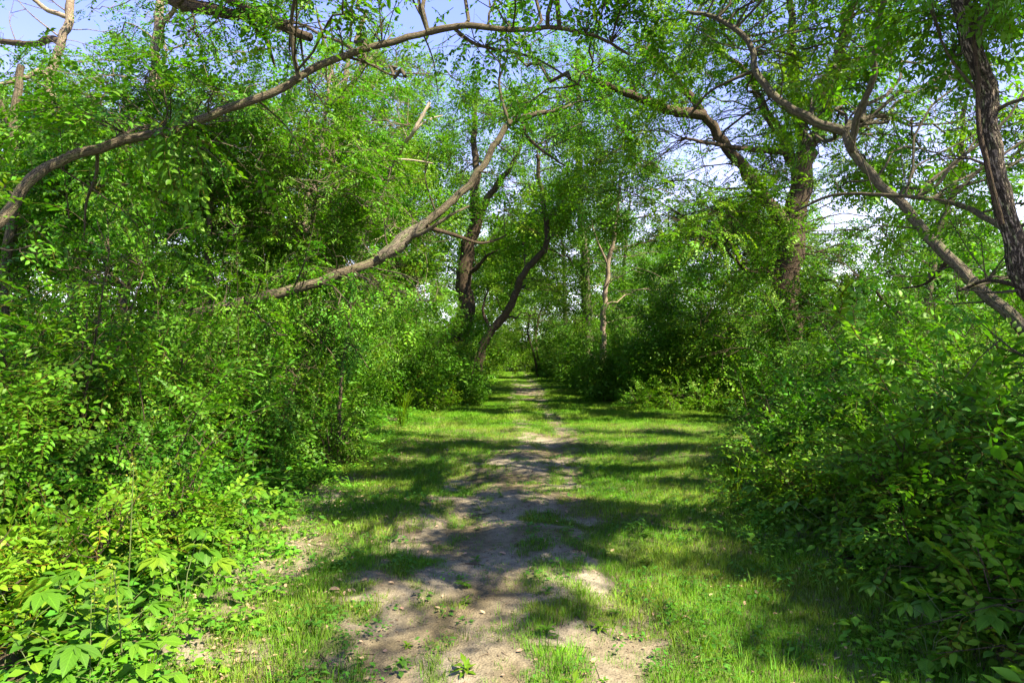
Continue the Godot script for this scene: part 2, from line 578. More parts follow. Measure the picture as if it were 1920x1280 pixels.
# how bare the track is, 0 to 1
func bare(x: float, z: float) -> float:
	var w := noise.get_noise_2d(x * 22.0, z * 22.0) * 0.35 + fine.get_noise_2d(x * 30.0, z * 30.0) * 0.16
	var b := 0.0
	if z > -12.0:
		var l := edge_at(DIRT_LEFT, z)
		var r := edge_at(DIRT_RIGHT, z)
		var inside := minf(x - l, r - x)
		b = smoothstep(-0.28, 0.22, inside + w * 0.8)
		# a thin band of grass between the wheel tracks
		var centre := exp(-pow((x - 0.12 - 0.1 * sin(z)) / 0.2, 2.0)) * smoothstep(-9.0, -3.5, z) * 0.75
		b -= 0.75 * smoothstep(0.08, 0.28, fine.get_noise_2d(x * 24.0 + 13.0, z * 17.0)) * smoothstep(0.7, 0.0, inside - 0.22)
		b -= centre * smoothstep(-0.1, 0.35, noise.get_noise_2d(x * 34.0 + 50.0, z * 20.0) + 0.22)
	var far := smoothstep(-9.0, -11.5, z)
	if far > 0.0:
		for rut in [[0.12, 0.26, 0.75], [0.88, 0.26, 1.0]]:
			var k: float = exp(-pow((x - rut[0] - 0.1 * sin(z * 0.4)) / rut[1], 2.0)) * rut[2]
			b = maxf(b, far * k * smoothstep(-0.35, 0.25, w + 0.05))
	if z < -18.5 and z > -29.0:
		b = maxf(b, smoothstep(0.75, 0.45, absf(x - 0.6) + w * 0.6) * smoothstep(-18.5, -20.0, z) * smoothstep(-29.0, -27.0, z) * smoothstep(0.1, 0.35, absf(sin(z * 0.62 + 0.4)) + w))
	# small bare patch on the left, towards the thicket
	b = maxf(b, smoothstep(0.55, 0.2, Vector2((x + 1.75) / 1.0, (z + 5.3) / 1.3).length() + w * 1.2) * 0.62)
	if z > -8.0 and x < 0.0:
		b = maxf(b, smoothstep(0.42, 0.05, absf(x - edge_at(LEFT_EDGE, z) - 0.12) + w * 1.1) * 0.62)
	return clampf(b, 0.0, 1.0)

func height(x: float, z: float) -> float:
	var h := noise.get_noise_2d(x * 5.0, z * 5.0) * 0.05 + fine.get_noise_2d(x * 14.0, z * 14.0) * 0.012
	h -= 0.03 * exp(-pow((x + 0.45) / 0.35, 2.0)) + 0.03 * exp(-pow((x - 0.7) / 0.3, 2.0))
	return h * smoothstep(60.0, 20.0, absf(z) + absf(x) * 0.5)

func ground_color(x: float, z: float) -> Color:
	var dirt := Color(0.23, 0.185, 0.105).lerp(Color(0.46, 0.4, 0.29), clampf(0.5 + noise.get_noise_2d(x * 11.0, z * 7.0), 0, 1))
	var soil := Color(0.2, 0.24, 0.08).lerp(Color(0.24, 0.18, 0.12), clampf(0.5 + 1.5 * noise.get_noise_2d(x * 9.0, z * 9.0), 0, 1))
	var humus := Color(0.19, 0.14, 0.095)
	var inside := minf(x - edge_at(LEFT_EDGE, z), edge_at(RIGHT_EDGE, z) - x)
	var c := humus.lerp(soil, smoothstep(-0.4, 0.4, inside + noise.get_noise_2d(x * 20.0, z * 20.0) * 0.4))
	c = c.lerp(Color(0.28, 0.4, 0.1), smoothstep(9.0, 16.0, absf(x)) * 0.8)
	c = c.lerp(Color(0.28, 0.4, 0.1), smoothstep(-30.0, -45.0, z) * 0.8)
	return c.lerp(dirt, smoothstep(0.2, 0.75, bare(x, z)))

func grid(xs: Array, zs: Array, lift: float, only_path := false) -> MB:
	var mb := MB.new()
	var at_index := {}
	for zi in zs.size():
		for xi in xs.size():
			var x: float = xs[xi]
			var z: float = zs[zi]
			var inside := not only_path or bare(x, z) > 0.3
			if inside:
				var h := height(x, z) + lift
				var nn := Vector3(height(x - 0.05, z) - height(x + 0.05, z), 0.1, height(x, z - 0.05) - height(x, z + 0.05)).normalized()
				at_index[zi * 10000 + xi] = mb.add(Vector3(x, h, z), nn, Vector2(x, z), ground_color(x, z))
	for zi in zs.size() - 1:
		for xi in xs.size() - 1:
			var q := [zi * 10000 + xi, zi * 10000 + xi + 1, (zi + 1) * 10000 + xi + 1, (zi + 1) * 10000 + xi]
			if at_index.has(q[0]) and at_index.has(q[1]) and at_index.has(q[2]) and at_index.has(q[3]):
				mb.quad(at_index[q[0]], at_index[q[1]], at_index[q[2]], at_index[q[3]])
	return mb

func steps(list: Array) -> Array:
	var out: Array = []
	for s in list:
		var x: float = s[0]
		while x < s[1] - s[2] * 0.5:
			out.append(x)
			x += s[2]
	out.append(list[list.size() - 1][1])
	return out

func tuft(blades: int, spread: float, h: float, wide: float) -> ArrayMesh:
	var mb := MB.new()
	for k in blades:
		var a := rng.randf() * TAU
		var p := Vector3(cos(a), 0, sin(a)) * spread * sqrt(rng.randf())
		var lean := Vector3(cos(a + rr(-0.8, 0.8)), 0, sin(a + rr(-0.8, 0.8))) * rr(0.15, 0.8)
		var l := h * rr(0.5, 1.15)
		var b := rng.randf() * TAU
		var side := Vector3(cos(b), 0, sin(b)) * wide * 0.5
		var nn := (side.cross(Vector3.UP).normalized() * 0.6 + Vector3.UP).normalized()
		var col := Color(rr(0.75, 1.0), rr(0.8, 1.0), rr(0.6, 1.0))
		if rng.randf() < 0.12:
			col = Color(1.0, 0.72, 1.0)
		var last := -1
		for j in 3:
			var t := j / 2.0
			var q := p + Vector3(0, l * t * (1.0 - 0.25 * t * lean.length()), 0) + lean * l * t * t
			var e := mb.add(q - side * (1.0 - t * 0.9), nn, Vector2.ZERO, col)
			mb.add(q + side * (1.0 - t * 0.9), nn, Vector2.ZERO, col)
			if last >= 0:
				mb.quad(last, e, e + 1, last + 1)
			last = e
	return mb.mesh()

# ------------------------------------------------------------------ plants near the camera, each leaf its own part
var leaf_shapes: Array = []
var leaf_tints: Array = []

func place_leaf(parent: Node, p: Vector3, d: Vector3, up: Vector3, size: float, shape: int, tint: int) -> void:
	var o := part(leaf_shapes[shape], "leaf", leaf_tints[tint], parent)
	var x := d.normalized()
	var z := x.cross(up).normalized()
	var y := z.cross(x)
	o.transform = Transform3D(Basis(x, y, z) * size, p)

func make_plant(kind: String, tint: int) -> Node3D:
	var o := Node3D.new()
	var mb := MB.new()
	if kind == "creeper":            # palmate leaves of five leaflets on long stalks
		for k in 3:
			var a := TAU * (k + rr(0, 0.6)) / 3.0
			var reach := rr(0.1, 0.2)
			var top := Vector3(cos(a) * reach, rr(0.1, 0.25), sin(a) * reach)
			tube(mb, [Vector3(0, -0.02, 0), Vector3(top.x * 0.3, top.y * 0.6, top.z * 0.3), top], 0.002, 0.0013, 4, 0.0, 0.0, Color.WHITE, false)
			var face := Vector3(cos(a), 0, sin(a))
			for j in 5:
				var b := (j - 2) * 0.72
				var d := face.rotated(Vector3.UP, b) + Vector3(0, rr(-0.4, -0.1), 0)
				place_leaf(o, top, d, Vector3(rr(-0.2, 0.2), 1, rr(-0.2, 0.2)), rr(0.085, 0.12) * (1.0 - 0.12 * absf(j - 2)), 1, tint if rng.randf() < 0.8 else (tint + 1) % 5)
	elif kind == "broad":            # upright stem with oval leaves in turn
		var h := rr(0.3, 0.5)
		var leanv := Vector3(rr(-0.12, 0.12), 0, rr(-0.12, 0.12))
		tube(mb, [Vector3(0, -0.02, 0), Vector3(0, h * 0.5, 0) + leanv * 0.4, Vector3(0, h, 0) + leanv], 0.004, 0.002, 4, 0.0, 0.0, Color.WHITE, false)
		for k in 10:
			var t := 0.25 + 0.75 * k / 9.0
			var a := k * 2.4
			var d := Vector3(cos(a), rr(-0.25, 0.25), sin(a))
			place_leaf(o, Vector3(0, h * t, 0) + leanv * t * t, d, Vector3(rr(-0.3, 0.3), 1, rr(-0.3, 0.3)), rr(0.075, 0.115) * (1.15 - 0.5 * t), 0, tint if rng.randf() < 0.75 else (tint + 1) % 5)
	else:                            # low heart leaves close to the ground
		for k in 9:
			var a := k * 2.4 + rr(-0.2, 0.2)
			var reach := rr(0.04, 0.16)
			var top := Vector3(cos(a) * reach, rr(0.05, 0.2), sin(a) * reach)
			tube(mb, [Vector3(0, -0.02, 0), Vector3(top.x * 0.4, top.y * 0.8, top.z * 0.4), top], 0.002, 0.0015, 3, 0.0, 0.0, Color.WHITE, false)
			place_leaf(o, top, Vector3(cos(a), rr(-0.4, 0.0), sin(a)), Vector3(rr(-0.3, 0.3), 1, rr(-0.3, 0.3)), rr(0.06, 0.1), 2, tint if rng.randf() < 0.75 else (tint + 1) % 5)
	var s := part(mb.mesh(), "stem", bark.green, o)
	o.move_child(s, 0)
	return o

const ORDER := ["nearest", "second", "third", "fourth", "fifth", "sixth", "seventh", "eighth", "ninth", "tenth", "eleventh", "twelfth", "thirteenth", "fourteenth", "fifteenth", "sixteenth", "seventeenth", "eighteenth", "nineteenth", "twentieth",
	"twenty-first", "twenty-second", "twenty-third", "twenty-fourth", "twenty-fifth", "twenty-sixth", "twenty-seventh", "twenty-eighth", "twenty-ninth", "thirtieth", "thirty-first", "thirty-second", "thirty-third", "thirty-fourth", "thirty-fifth", "thirty-sixth",
	"thirty-seventh", "thirty-eighth", "thirty-ninth", "fortieth", "forty-first", "forty-second", "forty-third", "forty-fourth", "forty-fifth", "forty-sixth"]

func nth(k: int, what: String) -> String:
	return what % ORDER[k]

func sprout(proto: Node3D, called: String, label: String, x: float, z: float, size: float, group: String) -> void:
	var o := proto.duplicate()
	o.name = numbered(called)
	add_child(o)
	o.transform = Transform3D(Basis(Vector3.UP, rng.randf() * TAU).scaled(Vector3.ONE * size), Vector3(x, height(x, z), z))
	tag(o, label, "plant", group)

func _ready() -> void:
	# ---------------------------------------------------------------- camera, sky, sun, exposure
	var cam := Camera3D.new()
	cam.name = "camera"
	add_child(cam)
	cam.position = Vector3(0, EYE, 0)
	cam.rotation_degrees.x = rad_to_deg(atan(10.0 / FOCAL))
	cam.fov = 55.0
	cam.near = 0.05
	cam.far = 900.0
	cam.current = true
	var sky_mat := ProceduralSkyMaterial.new()
	sky_mat.sky_top_color = Color(0.26, 0.31, 0.48)
	sky_mat.sky_horizon_color = Color(0.92, 0.92, 0.95)
	sky_mat.sky_curve = 0.075
	sky_mat.ground_horizon_color = Color(0.35, 0.42, 0.3)
	sky_mat.ground_bottom_color = Color(0.2, 0.22, 0.14)
	sky_mat.sun_angle_max = 12.0
	sky_mat.sky_energy_multiplier = 1.15
	var sky := Sky.new()
	sky.sky_material = sky_mat
	var env := Environment.new()
	env.background_mode = Environment.BG_SKY
	env.sky = sky
	env.tonemap_mode = Environment.TONE_MAPPER_LINEAR
	env.tonemap_exposure = 6.0
	env.sdfgi_enabled = true
	env.ssao_enabled = true
	env.ssil_enabled = true
	var we := WorldEnvironment.new()
	we.name = "environment"
	we.environment = env
	add_child(we)
	var sun := DirectionalLight3D.new()
	sun.name = "sun"
	add_child(sun)
	sun.look_at_from_position(sun_to * 50.0, Vector3.ZERO)
	sun.light_color = Color(1.0, 0.95, 0.85)
	sun.light_energy = 1.3
	sun.light_angular_distance = 0.5
	sun.shadow_enabled = true

	# ---------------------------------------------------------------- materials
	rng.seed = 20240611
	noise.seed = 11
	noise.frequency = 0.1
	noise.fractal_octaves = 3
	fine.seed = 23
	fine.frequency = 0.1
	fine.fractal_octaves = 3
	var rough := bark_maps(3, 1.4, 2.6)
	var smooth := bark_maps(9, 3.0, 1.2)
	bark.dark = wood(lin(0.115, 0.09, 0.068), rough, 3.0)
	bark.brown = wood(lin(0.145, 0.13, 0.095), rough, 1.6)
	bark.grey = wood(lin(0.16, 0.15, 0.12), rough, 2.0)
	bark.pale = wood(lin(0.4, 0.34, 0.28), smooth, 1.2)
	bark.patchy = wood(lin(0.36, 0.32, 0.27), bark_maps(17, 1.8, 2.4, true), 2.2)
	bark.twig = wood(lin(0.15, 0.12, 0.09), smooth, 0.4)
	bark.bleached = wood(lin(0.6, 0.54, 0.46), smooth, 0.6)
	bark.green = StandardMaterial3D.new()
	bark.green.albedo_color = lin(0.085, 0.115, 0.03)
	bark.green.roughness = 0.7
	leaf_mat = foliage_material(Color.WHITE)
	grass_mat = foliage_material(Color.WHITE)
	grass_mat.roughness = 0.6
	var veins := vein_texture()
	for c in [Color(0.115, 0.29, 0.02), Color(0.15, 0.33, 0.022), Color(0.09, 0.25, 0.025), Color(0.22, 0.38, 0.025), Color(0.12, 0.28, 0.04)]:
		leaf_tints.append(foliage_material(lin(c.r, c.g, c.b), veins))
	for w in [[0.6, 0.3, 0.2], [0.48, 0.25, 0.25], [0.85, 0.2, 0.3]]:
		var mb := MB.new()
		leaf(mb, Vector3.ZERO, Vector3.RIGHT, Vector3.UP, 1.0, w[0], w[1], w[2], Color.WHITE)
		leaf_shapes.append(mb.mesh())
	sprays.oval = [spray_oval(0.052, 6), spray_oval(0.04, 8, 0.66), spray_oval(0.066, 5, 0.44)]
	sprays.compound = [spray_compound(0.062, 5), spray_compound(0.07, 4), spray_compound(0.055, 5)]
	sprays.clump = [spray_clump(0.07, 38, 0.3), spray_clump(0.062, 36, 0.27), spray_clump(0.078, 38, 0.33)]

	# ---------------------------------------------------------------- ground, track
	var ground_mat := StandardMaterial3D.new()
	var g1 := noise_image(512, 512, 5, 0.02, 5)
	var g2 := noise_image(512, 512, 6, 0.12, 3)
	var gi := Image.create(512, 512, false, Image.FORMAT_RGB8)
	var gh := Image.create(512, 512, false, Image.FORMAT_RGB8)
	for y in 512:
		for x in 512:
			var a := g1.get_pixel(x, y).r
			var b := g2.get_pixel(x, y).r
			var k := clampf(0.30 + 0.22 * a + 0.16 * (b - 0.5), 0.0, 1.0)
			k = Color(k, k, k).linear_to_srgb().r
			if b > 0.8:
				k *= 1.12
			elif b < 0.2:
				k *= 0.85
			gi.set_pixel(x, y, Color(k, k, k))
			var hv := a * 0.6 + b * 0.4
			gh.set_pixel(x, y, Color(hv, hv, hv))
	ground_mat.albedo_texture = ImageTexture.create_from_image(gi)
	ground_mat.vertex_color_use_as_albedo = true
	ground_mat.roughness = 0.95
	ground_mat.metallic_specular = 0.2
	ground_mat.heightmap_enabled = true
	ground_mat.heightmap_texture = ImageTexture.create_from_image(gh)
	ground_mat.heightmap_scale = 1.6
	ground_mat.uv1_scale = Vector3(0.9, 0.9, 0.9)
	var soil := part(grid(steps([[-400.0, -40.0, 60.0], [-40.0, -8.0, 2.0], [-8.0, -3.4, 0.5], [-3.4, 3.4, 0.08], [3.4, 9.0, 0.4], [9.0, 40.0, 2.0], [40.0, 400.0, 60.0]]),
		steps([[-400.0, -60.0, 50.0], [-60.0, -30.0, 0.8], [-30.0, -12.0, 0.25], [-12.0, 2.0, 0.09], [2.0, 30.0, 2.0], [30.0, 200.0, 40.0]]), 0.0).mesh(), "ground", ground_mat, self)
	tag(soil, "dark woodland soil under grass and thickets, running to the horizon", "ground", "", "structure")
	var track := part(grid(steps([[-3.0, 1.8, 0.045]]), steps([[-30.0, -12.0, 0.12], [-12.0, -1.4, 0.05]]), 0.004, true).mesh(), "path", ground_mat, self)
	tag(track, "bare trodden earth track down the middle of the mown grass", "path", "", "structure")

	# ---------------------------------------------------------------- trees one can tell apart
	var leafy := Color(0.075, 0.215, 0.016)
	var deep := Color(0.052, 0.17, 0.018)
	var bright := Color(0.105, 0.25, 0.018)
	var cool := Color(0.06, 0.185, 0.03)

	# slim trunk arching from the left edge over the track
	begin("tree", "slim grey-brown trunk arching from the left edge high over the track", Vector3(-6.0, 0, -4.4), "brown", leafy, "oval")
	limb("trunk", [Vector3(-6.0, -0.1, -4.4), Vector3(-5.2, 1.2, -4.6), at(-70, 470, 4.8), at(0, 410, 4.9), at(60, 335, 5.0), at(130, 295, 5.1), at(220, 266, 5.2), at(330, 240, 5.3), at(430, 200, 5.4), at(520, 165, 5.5), at(600, 120, 5.6), at(700, 85, 5.7), at(800, 58, 5.8)], 0.056, 0.027, 10)
	limb("limb", [at(800, 58, 5.8), at(870, 45, 5.8), at(950, 54, 5.9), at(1040, 50, 6.0), at(1120, 68, 6.1), at(1180, 100, 6.2)], 0.032, 0.012, 8)
	limb("limb", [at(850, 50, 5.8), at(890, 80, 5.9), at(950, 95, 6.0), at(1010, 110, 6.1), at(1090, 160, 6.3)], 0.018, 0.007, 6)
	limb("limb", [at(640, 102, 5.65), at(690, 118, 5.8), at(730, 138, 5.9), at(766, 142, 6.0)], 0.014, 0.006, 6)
	limb("limb", [at(215, 268, 5.2), at(240, 245, 5.4), at(285, 232, 5.5), at(330, 225, 5.6)], 0.014, 0.006, 6)
	limb("limb", [at(180, 280, 5.2), at(178, 330, 5.3), at(160, 380, 5.4), at(155, 450, 5.5)], 0.016, 0.006, 6)
	limb("limb", [at(560, 150, 5.5), at(545, 60, 5.4), at(555, -30, 5.2), at(580, -140, 5.0)], 0.02, 0.008, 6)
	crown(500, -120, 720, 70, 4.6, 5.8, 7, 0.42, 11, 5, 1.1)
	crown(860, -140, 1240, 40, 5.2, 6.6, 8, 0.5, 16, 6, 1.0)
	crown(120, 150, 420, 330, 5.0, 6.2, 5, 0.45, 10, 5, 1.1)
	crown(880, 60, 1180, 200, 5.8, 7.0, 4, 0.4, 10, 5)
	for k in 30:
		cloud(Vector3(rr(-4.5, 1.2), rr(5.0, 7.2), lerpf(-1.0, -8.5, (k + rng.randf()) / 30.0)), Vector3(0.9, 0.6, 0.9), 18, 6, 1.0, -0.12)
	finish()

	# heavy trunk leaning out of the thicket on the left
	begin("tree", "stout trunk with swollen pale burls leaning out of the left thicket", Vector3(-6.6, 0, -8.2), "brown", leafy, "oval")
	limb("trunk", [Vector3(-6.6, -0.2, -8.2), Vector3(-5.7, 0.9, -8.3), at(290, 622, 8.5), at(380, 588, 8.7), at(480, 562, 8.9), at(600, 528, 9.2), at(700, 490, 9.4), at(760, 446, 9.6), at(828, 392, 9.8), at(880, 345, 10.0), at(912, 300, 10.1), at(940, 250, 10.2), at(968, 222, 10.3)], 0.102, 0.045, 12, 0.2, 0.5)
	limb("burl", [at(712, 484, 9.38), at(735, 466, 9.4), at(752, 452, 9.46)], 0.07, 0.112, 12, 0.5, 0.0, null, "grey")
	limb("burl", [at(752, 452, 9.46), at(772, 436, 9.54), at(798, 415, 9.66)], 0.112, 0.06, 12, 0.5, 0.0, null, "grey")
	limb("limb", [at(968, 222, 10.3), at(1005, 213, 10.4), at(1050, 203, 10.5), at(1095, 185, 10.7)], 0.055, 0.012, 8)
	limb("limb", [at(955, 232, 10.2), at(943, 190, 10.2), at(936, 150, 10.2), at(952, 95, 10.1), at(948, 50, 10.0)], 0.03, 0.01, 8)
	limb("limb", [at(978, 222, 10.3), at(987, 250, 10.2), at(1000, 268, 10.1), at(1030, 290, 10.0), at(1060, 310, 10.0)], 0.035, 0.01, 8, 0.2, 0.0, null, "dark")
	limb("dead_limb", [at(765, 445, 9.5), at(790, 437, 9.4), at(822, 418, 9.35), at(850, 400, 9.4), at(880, 386, 9.6)], 0.035, 0.015, 8, 0.2, 0.0, null, "brown")
	limb("limb", [at(800, 425, 9.6), at(850, 440, 9.9), at(905, 455, 10.2), at(950, 440, 10.5)], 0.04, 0.012, 8, 0.2, 0.0, null, "dark")
	crown(860, 60, 1110, 330, 9.0, 11.4, 10, 0.75, 22)
	crown(610, 470, 800, 600, 8.7, 9.6, 4, 0.45, 12, 6)
	crown(380, 590, 560, 640, 8.0, 9.0, 3, 0.35, 7, 5)
	crown(330, 500, 820, 600, 8.0, 8.8, 6, 0.3, 7, 5, 0.9)
	finish()

	# forked trunk left of the far track
	begin("tree", "forked grey trunk rising behind the bushes left of the far track", at(848, 722, 21.0) * Vector3(1, 0, 1), "dark", leafy, "clump")
	limb("trunk", [at(846, 735, 21), at(852, 660, 21), at(873, 600, 21), at(870, 520, 21), at(878, 455, 21), at(896, 405, 21)], 0.34, 0.2, 12, 0.2, 0.4)
	limb("limb", [at(896, 408, 21), at(888, 370, 21), at(894, 325, 21), at(888, 255, 21.3), at(895, 170, 21.5)], 0.15, 0.06, 9)
	limb("limb", [at(896, 408, 21), at(915, 370, 20.8), at(938, 338, 20.6), at(965, 300, 20.3), at(985, 240, 20)], 0.13, 0.04, 9)
	limb("limb", [at(872, 515, 21), at(895, 500, 20.7), at(912, 480, 20.4), at(930, 470, 20.2)], 0.09, 0.03, 8)
	crown(760, 150, 1010, 520, 20.5, 25, 15, 1.5, 26, 4)
	crown(700, 430, 860, 640, 18, 22, 5, 1.2, 20, 4)
	finish()

	begin("tree", "crooked dark trunk leaning to the right beside the far track", at(892, 730, 19.0) * Vector3(1, 0, 1), "dark", bright, "clump")
	limb("trunk", [at(888, 745, 19), at(900, 670, 19), at(918, 625, 19), at(958, 572, 18.9), at(982, 512, 18.8), at(1024, 460, 18.7), at(1022, 400, 18.6), at(1014, 350, 18.5), at(1008, 290, 18.4)], 0.15, 0.05, 10, 0.22, 0.3)
	limb("limb", [at(1022, 420, 18.6), at(1042, 388, 18.5), at(1066, 368, 18.4), at(1092, 352, 18.3)], 0.07, 0.025, 8)
	limb("limb", [at(920, 620, 19), at(905, 580, 18.9), at(915, 540, 18.8)], 0.06, 0.02, 8)
	crown(950, 190, 1140, 430, 16.5, 19.5, 10, 1.2, 22, 4)
	crown(930, 420, 1110, 620, 20, 24, 9, 1.1, 18, 4)
	finish()

	begin("tree", "tall straight trunk standing right of the far track", at(1104, 715, 24.0) * Vector3(1, 0, 1), "grey", leafy, "clump")
	limb("trunk", [at(1104, 735, 24), at(1103, 640, 24), at(1100, 560, 24), at(1096, 480, 24), at(1089, 400, 24), at(1085, 320, 24), at(1088, 220, 24), at(1080, 90, 24)], 0.21, 0.08, 10, 0.15, 0.3)
	limb("limb", [at(1094, 450, 24), at(1060, 420, 23.6), at(1040, 400, 23.2)], 0.08, 0.03, 8)
	limb("limb", [at(1092, 440, 24), at(1130, 400, 24.3), at(1165, 365, 24.5)], 0.07, 0.03, 8)
	crown(1010, 90, 1190, 420, 22, 26, 12, 1.6, 26, 4)
	crown(1000, 420, 1230, 640, 22, 28, 14, 1.4, 22, 4)
	finish()

	begin("tree", "thin pale trunk right of the tall straight one, sunlit near its foot", at(1130, 720, 20.0) * Vector3(1, 0, 1), "pale", leafy, "clump")
	limb("trunk", [at(1128, 745, 20), at(1131, 640, 20), at(1133, 580, 20), at(1141, 505, 20), at(1150, 445, 20), at(1158, 390, 20), at(1166, 320, 20)], 0.11, 0.04, 9, 0.15, 0.3)
	limb("limb", [at(1142, 500, 20), at(1120, 450, 20), at(1108, 410, 20)], 0.04, 0.02, 7)
	crown(1120, 300, 1330, 600, 18, 22, 14, 1.1, 20, 4, 1.0, -0.1)
	finish()

	# old oak on the right
	begin("oak_tree", "massive dark old trunk with crooked spreading limbs right of the clearing", at(1478, 770, 16.0) * Vector3(1, 0, 1), "dark", bright, "oval")
	limb("trunk", [at(1480, 790, 16), at(1478, 660, 16), at(1474, 540, 16), at(1482, 450, 16), at(1496, 350, 16), at(1512, 285, 16)], 0.38, 0.24, 14, 0.24, 0.5)
	limb("limb", [at(1484, 440, 16), at(1440, 375, 15.8), at(1392, 312, 15.6), at(1348, 252, 15.4), at(1318, 212, 15.2), at(1285, 165, 15), at(1250, 128, 14.8), at(1200, 90, 14.5)], 0.18, 0.05, 10, 0.2)
	limb("limb", [at(1320, 214, 15.2), at(1262, 206, 15.0), at(1205, 184, 14.7), at(1142, 160, 14.3), at(1100, 142, 14)], 0.13, 0.06, 9, 0.2)
	limb("limb", [at(1512, 285, 16), at(1540, 235, 15.7), at(1560, 160, 15.4), at(1578, 90, 15), at(1600, 10, 14.5), at(1630, -90, 14)], 0.17, 0.07, 10, 0.2)
	limb("limb", [at(1500, 330, 16), at(1464, 250, 16.3), at(1432, 195, 16.6), at(1400, 130, 16.8), at(1340, 90, 17)], 0.16, 0.05, 10, 0.2)
	limb("limb", [at(1496, 200, 16.2), at(1490, 120, 16.2), at(1486, 40, 16), at(1480, -60, 15.8)], 0.13, 0.06, 10, 0.2)
	limb("limb", [at(1512, 285, 16), at(1503, 240, 16.1), at(1496, 200, 16.2)], 0.16, 0.13, 10, 0.2)
	limb("limb", [at(1472, 285, 16.1), at(1424, 281, 15.6), at(1380, 275, 15.1), at(1330, 268, 14.7), at(1285, 258, 14.5)], 0.08, 0.03, 8, 0.2)
	limb("limb", [at(1432, 505, 16), at(1405, 508, 15.5), at(1375, 482, 15.2), at(1350, 462, 15)], 0.06, 0.025, 8, 0.2)
	limb("limb", [at(1476, 520, 16), at(1455, 512, 16), at(1432, 505, 16)], 0.08, 0.06, 8, 0.2)
	crown(1190, -160, 1780, 130, 12, 18, 30, 1.5, 28, 7, 1.35, -0.14)
	crown(1160, 60, 1330, 200, 13, 15.5, 6, 1.0, 18, 7, 1.3)
	crown(1400, 120, 1700, 330, 14, 18, 12, 1.1, 26, 7, 1.3, -0.14)
	crown(1330, 400, 1600, 640, 13.0, 16.5, 15, 1.3, 26, 7, 1.3)
	crown(1110, 60, 1450, 450, 13, 19, 40, 0.9, 16, 7, 1.2, -0.1)
	crown(1150, 230, 1450, 480, 14, 20, 24, 0.9, 22, 7, 1.2, -0.15)
	crown(1400, 330, 1570, 640, 12.4, 14.4, 9, 0.8, 20, 7, 1.2)
	crown(1500, 330, 1720, 480, 14, 18, 8, 0.9, 16, 7, 1.2, -0.1)
	for k in 20:
		var g := Vector3(rr(-2.6, 5.0), 0, lerpf(-11.5, -22.0, (k + rng.randf()) / 20.0))
		cloud(g + sun_to * (rr(7.5, 11.0) / sun_to.y), Vector3(1.5, 1.0, 1.5), 24, 7, 1.3, -0.3)
	finish()

	# leaning trunk on the right
	begin("tree", "smooth grey trunk leaning in from the right edge across the sky gap", Vector3(5.3, 0, -5.0), "grey", bright, "compound")
	limb("trunk", [Vector3(5.4, -0.2, -5.0), Vector3(5.0, 0.8, -5.2), at(1990, 690, 5.5), at(1915, 612, 5.7), at(1850, 550, 5.9), at(1780, 482, 6.1), at(1722, 422, 6.3), at(1690, 382, 6.4), at(1652, 345, 6.5), at(1612, 298, 6.6), at(1588, 246, 6.7)], 0.07, 0.04, 12, 0.16, 0.4)
	limb("limb", [at(1588, 246, 6.7), at(1535, 228, 6.8), at(1482, 200, 6.9), at(1442, 164, 7.0), at(1416, 126, 7.1), at(1413, 92, 7.2), at(1388, 58, 7.3), at(1345, 32, 7.4), at(1290, 20, 7.5)], 0.05, 0.022, 9)
	limb("limb", [at(1414, 132, 7.1), at(1372, 150, 7.2), at(1335, 168, 7.3), at(1308, 196, 7.4), at(1288, 222, 7.5)], 0.02, 0.008, 7)
	limb("limb", [at(1600, 280, 6.6), at(1610, 220, 6.4), at(1640, 140, 6.2), at(1650, 40, 6.0), at(1690, -80, 5.8)], 0.04, 0.015, 8)
	limb("limb", [at(1782, 484, 6.1), at(1752, 520, 6.3), at(1725, 536, 6.5), at(1690, 540, 6.7)], 0.022, 0.008, 7, 0.2, 0.0, null, "dark")
	crown(1330, -200, 1740, 110, 6.2, 8.6, 17, 0.6, 20, 6)
	crown(1480, 110, 1880, 340, 6.9, 9.4, 19, 0.6, 20, 6)
	crown(1560, 320, 1700, 420, 6.5, 8.0, 3, 0.5, 14, 6)
	finish()

	# upright patchy trunk at the right edge
	begin("tree", "upright trunk with peeling patchy bark and a vine at the right edge", Vector3(4.1, 0, -4.5), "grey", leafy, "compound")
	limb("trunk", [Vector3(4.15, -0.2, -4.5), Vector3(3.95, 0.8, -4.5), at(1960, 620, 4.6), at(1915, 510, 4.6), at(1896, 440, 4.6), at(1885, 380, 4.6), at(1867, 320, 4.6), at(1857, 262, 4.6), at(1858, 200, 4.6), at(1842, 140, 4.6), at(1824, 60, 4.6), at(1800, -20, 4.7), at(1790, -200, 4.8), at(1840, -420, 4.9), at(1820, -650, 5.0)], 0.08, 0.04, 14, 0.32, 0.4, null, "patchy")
	limb("limb", [at(1890, 432, 4.6), at(1850, 408, 4.9), at(1800, 384, 5.2), at(1722, 370, 5.5), at(1640, 364, 5.8), at(1562, 366, 6.1), at(1490, 396, 6.4)], 0.026, 0.01, 8, 0.15, 0.0, null, "brown")
	limb("limb", [at(1830, 90, 4.6), at(1850, 20, 4.5), at(1900, -100, 4.4), at(1960, -260, 4.3)], 0.03, 0.014, 8)
	limb("limb", [at(1800, -60, 4.7), at(1740, -180, 4.9), at(1640, -300, 5.1), at(1560, -380, 5.3)], 0.03, 0.014, 8)
	limb("vine", [at(1880, 420, 4.5), at(1852, 300, 4.48), at(1838, 230, 4.5), at(1836, 120, 4.5), at(1822, 30, 4.52), at(1800, -60, 4.6)], 0.02, 0.012, 7, 0.3, 0.0, null, "dark")
	limb("limb", [at(1860, 215, 4.6), at(1890, 195, 4.5), at(1940, 175, 4.3), at(1990, 120, 4.1)], 0.016, 0.008, 7)
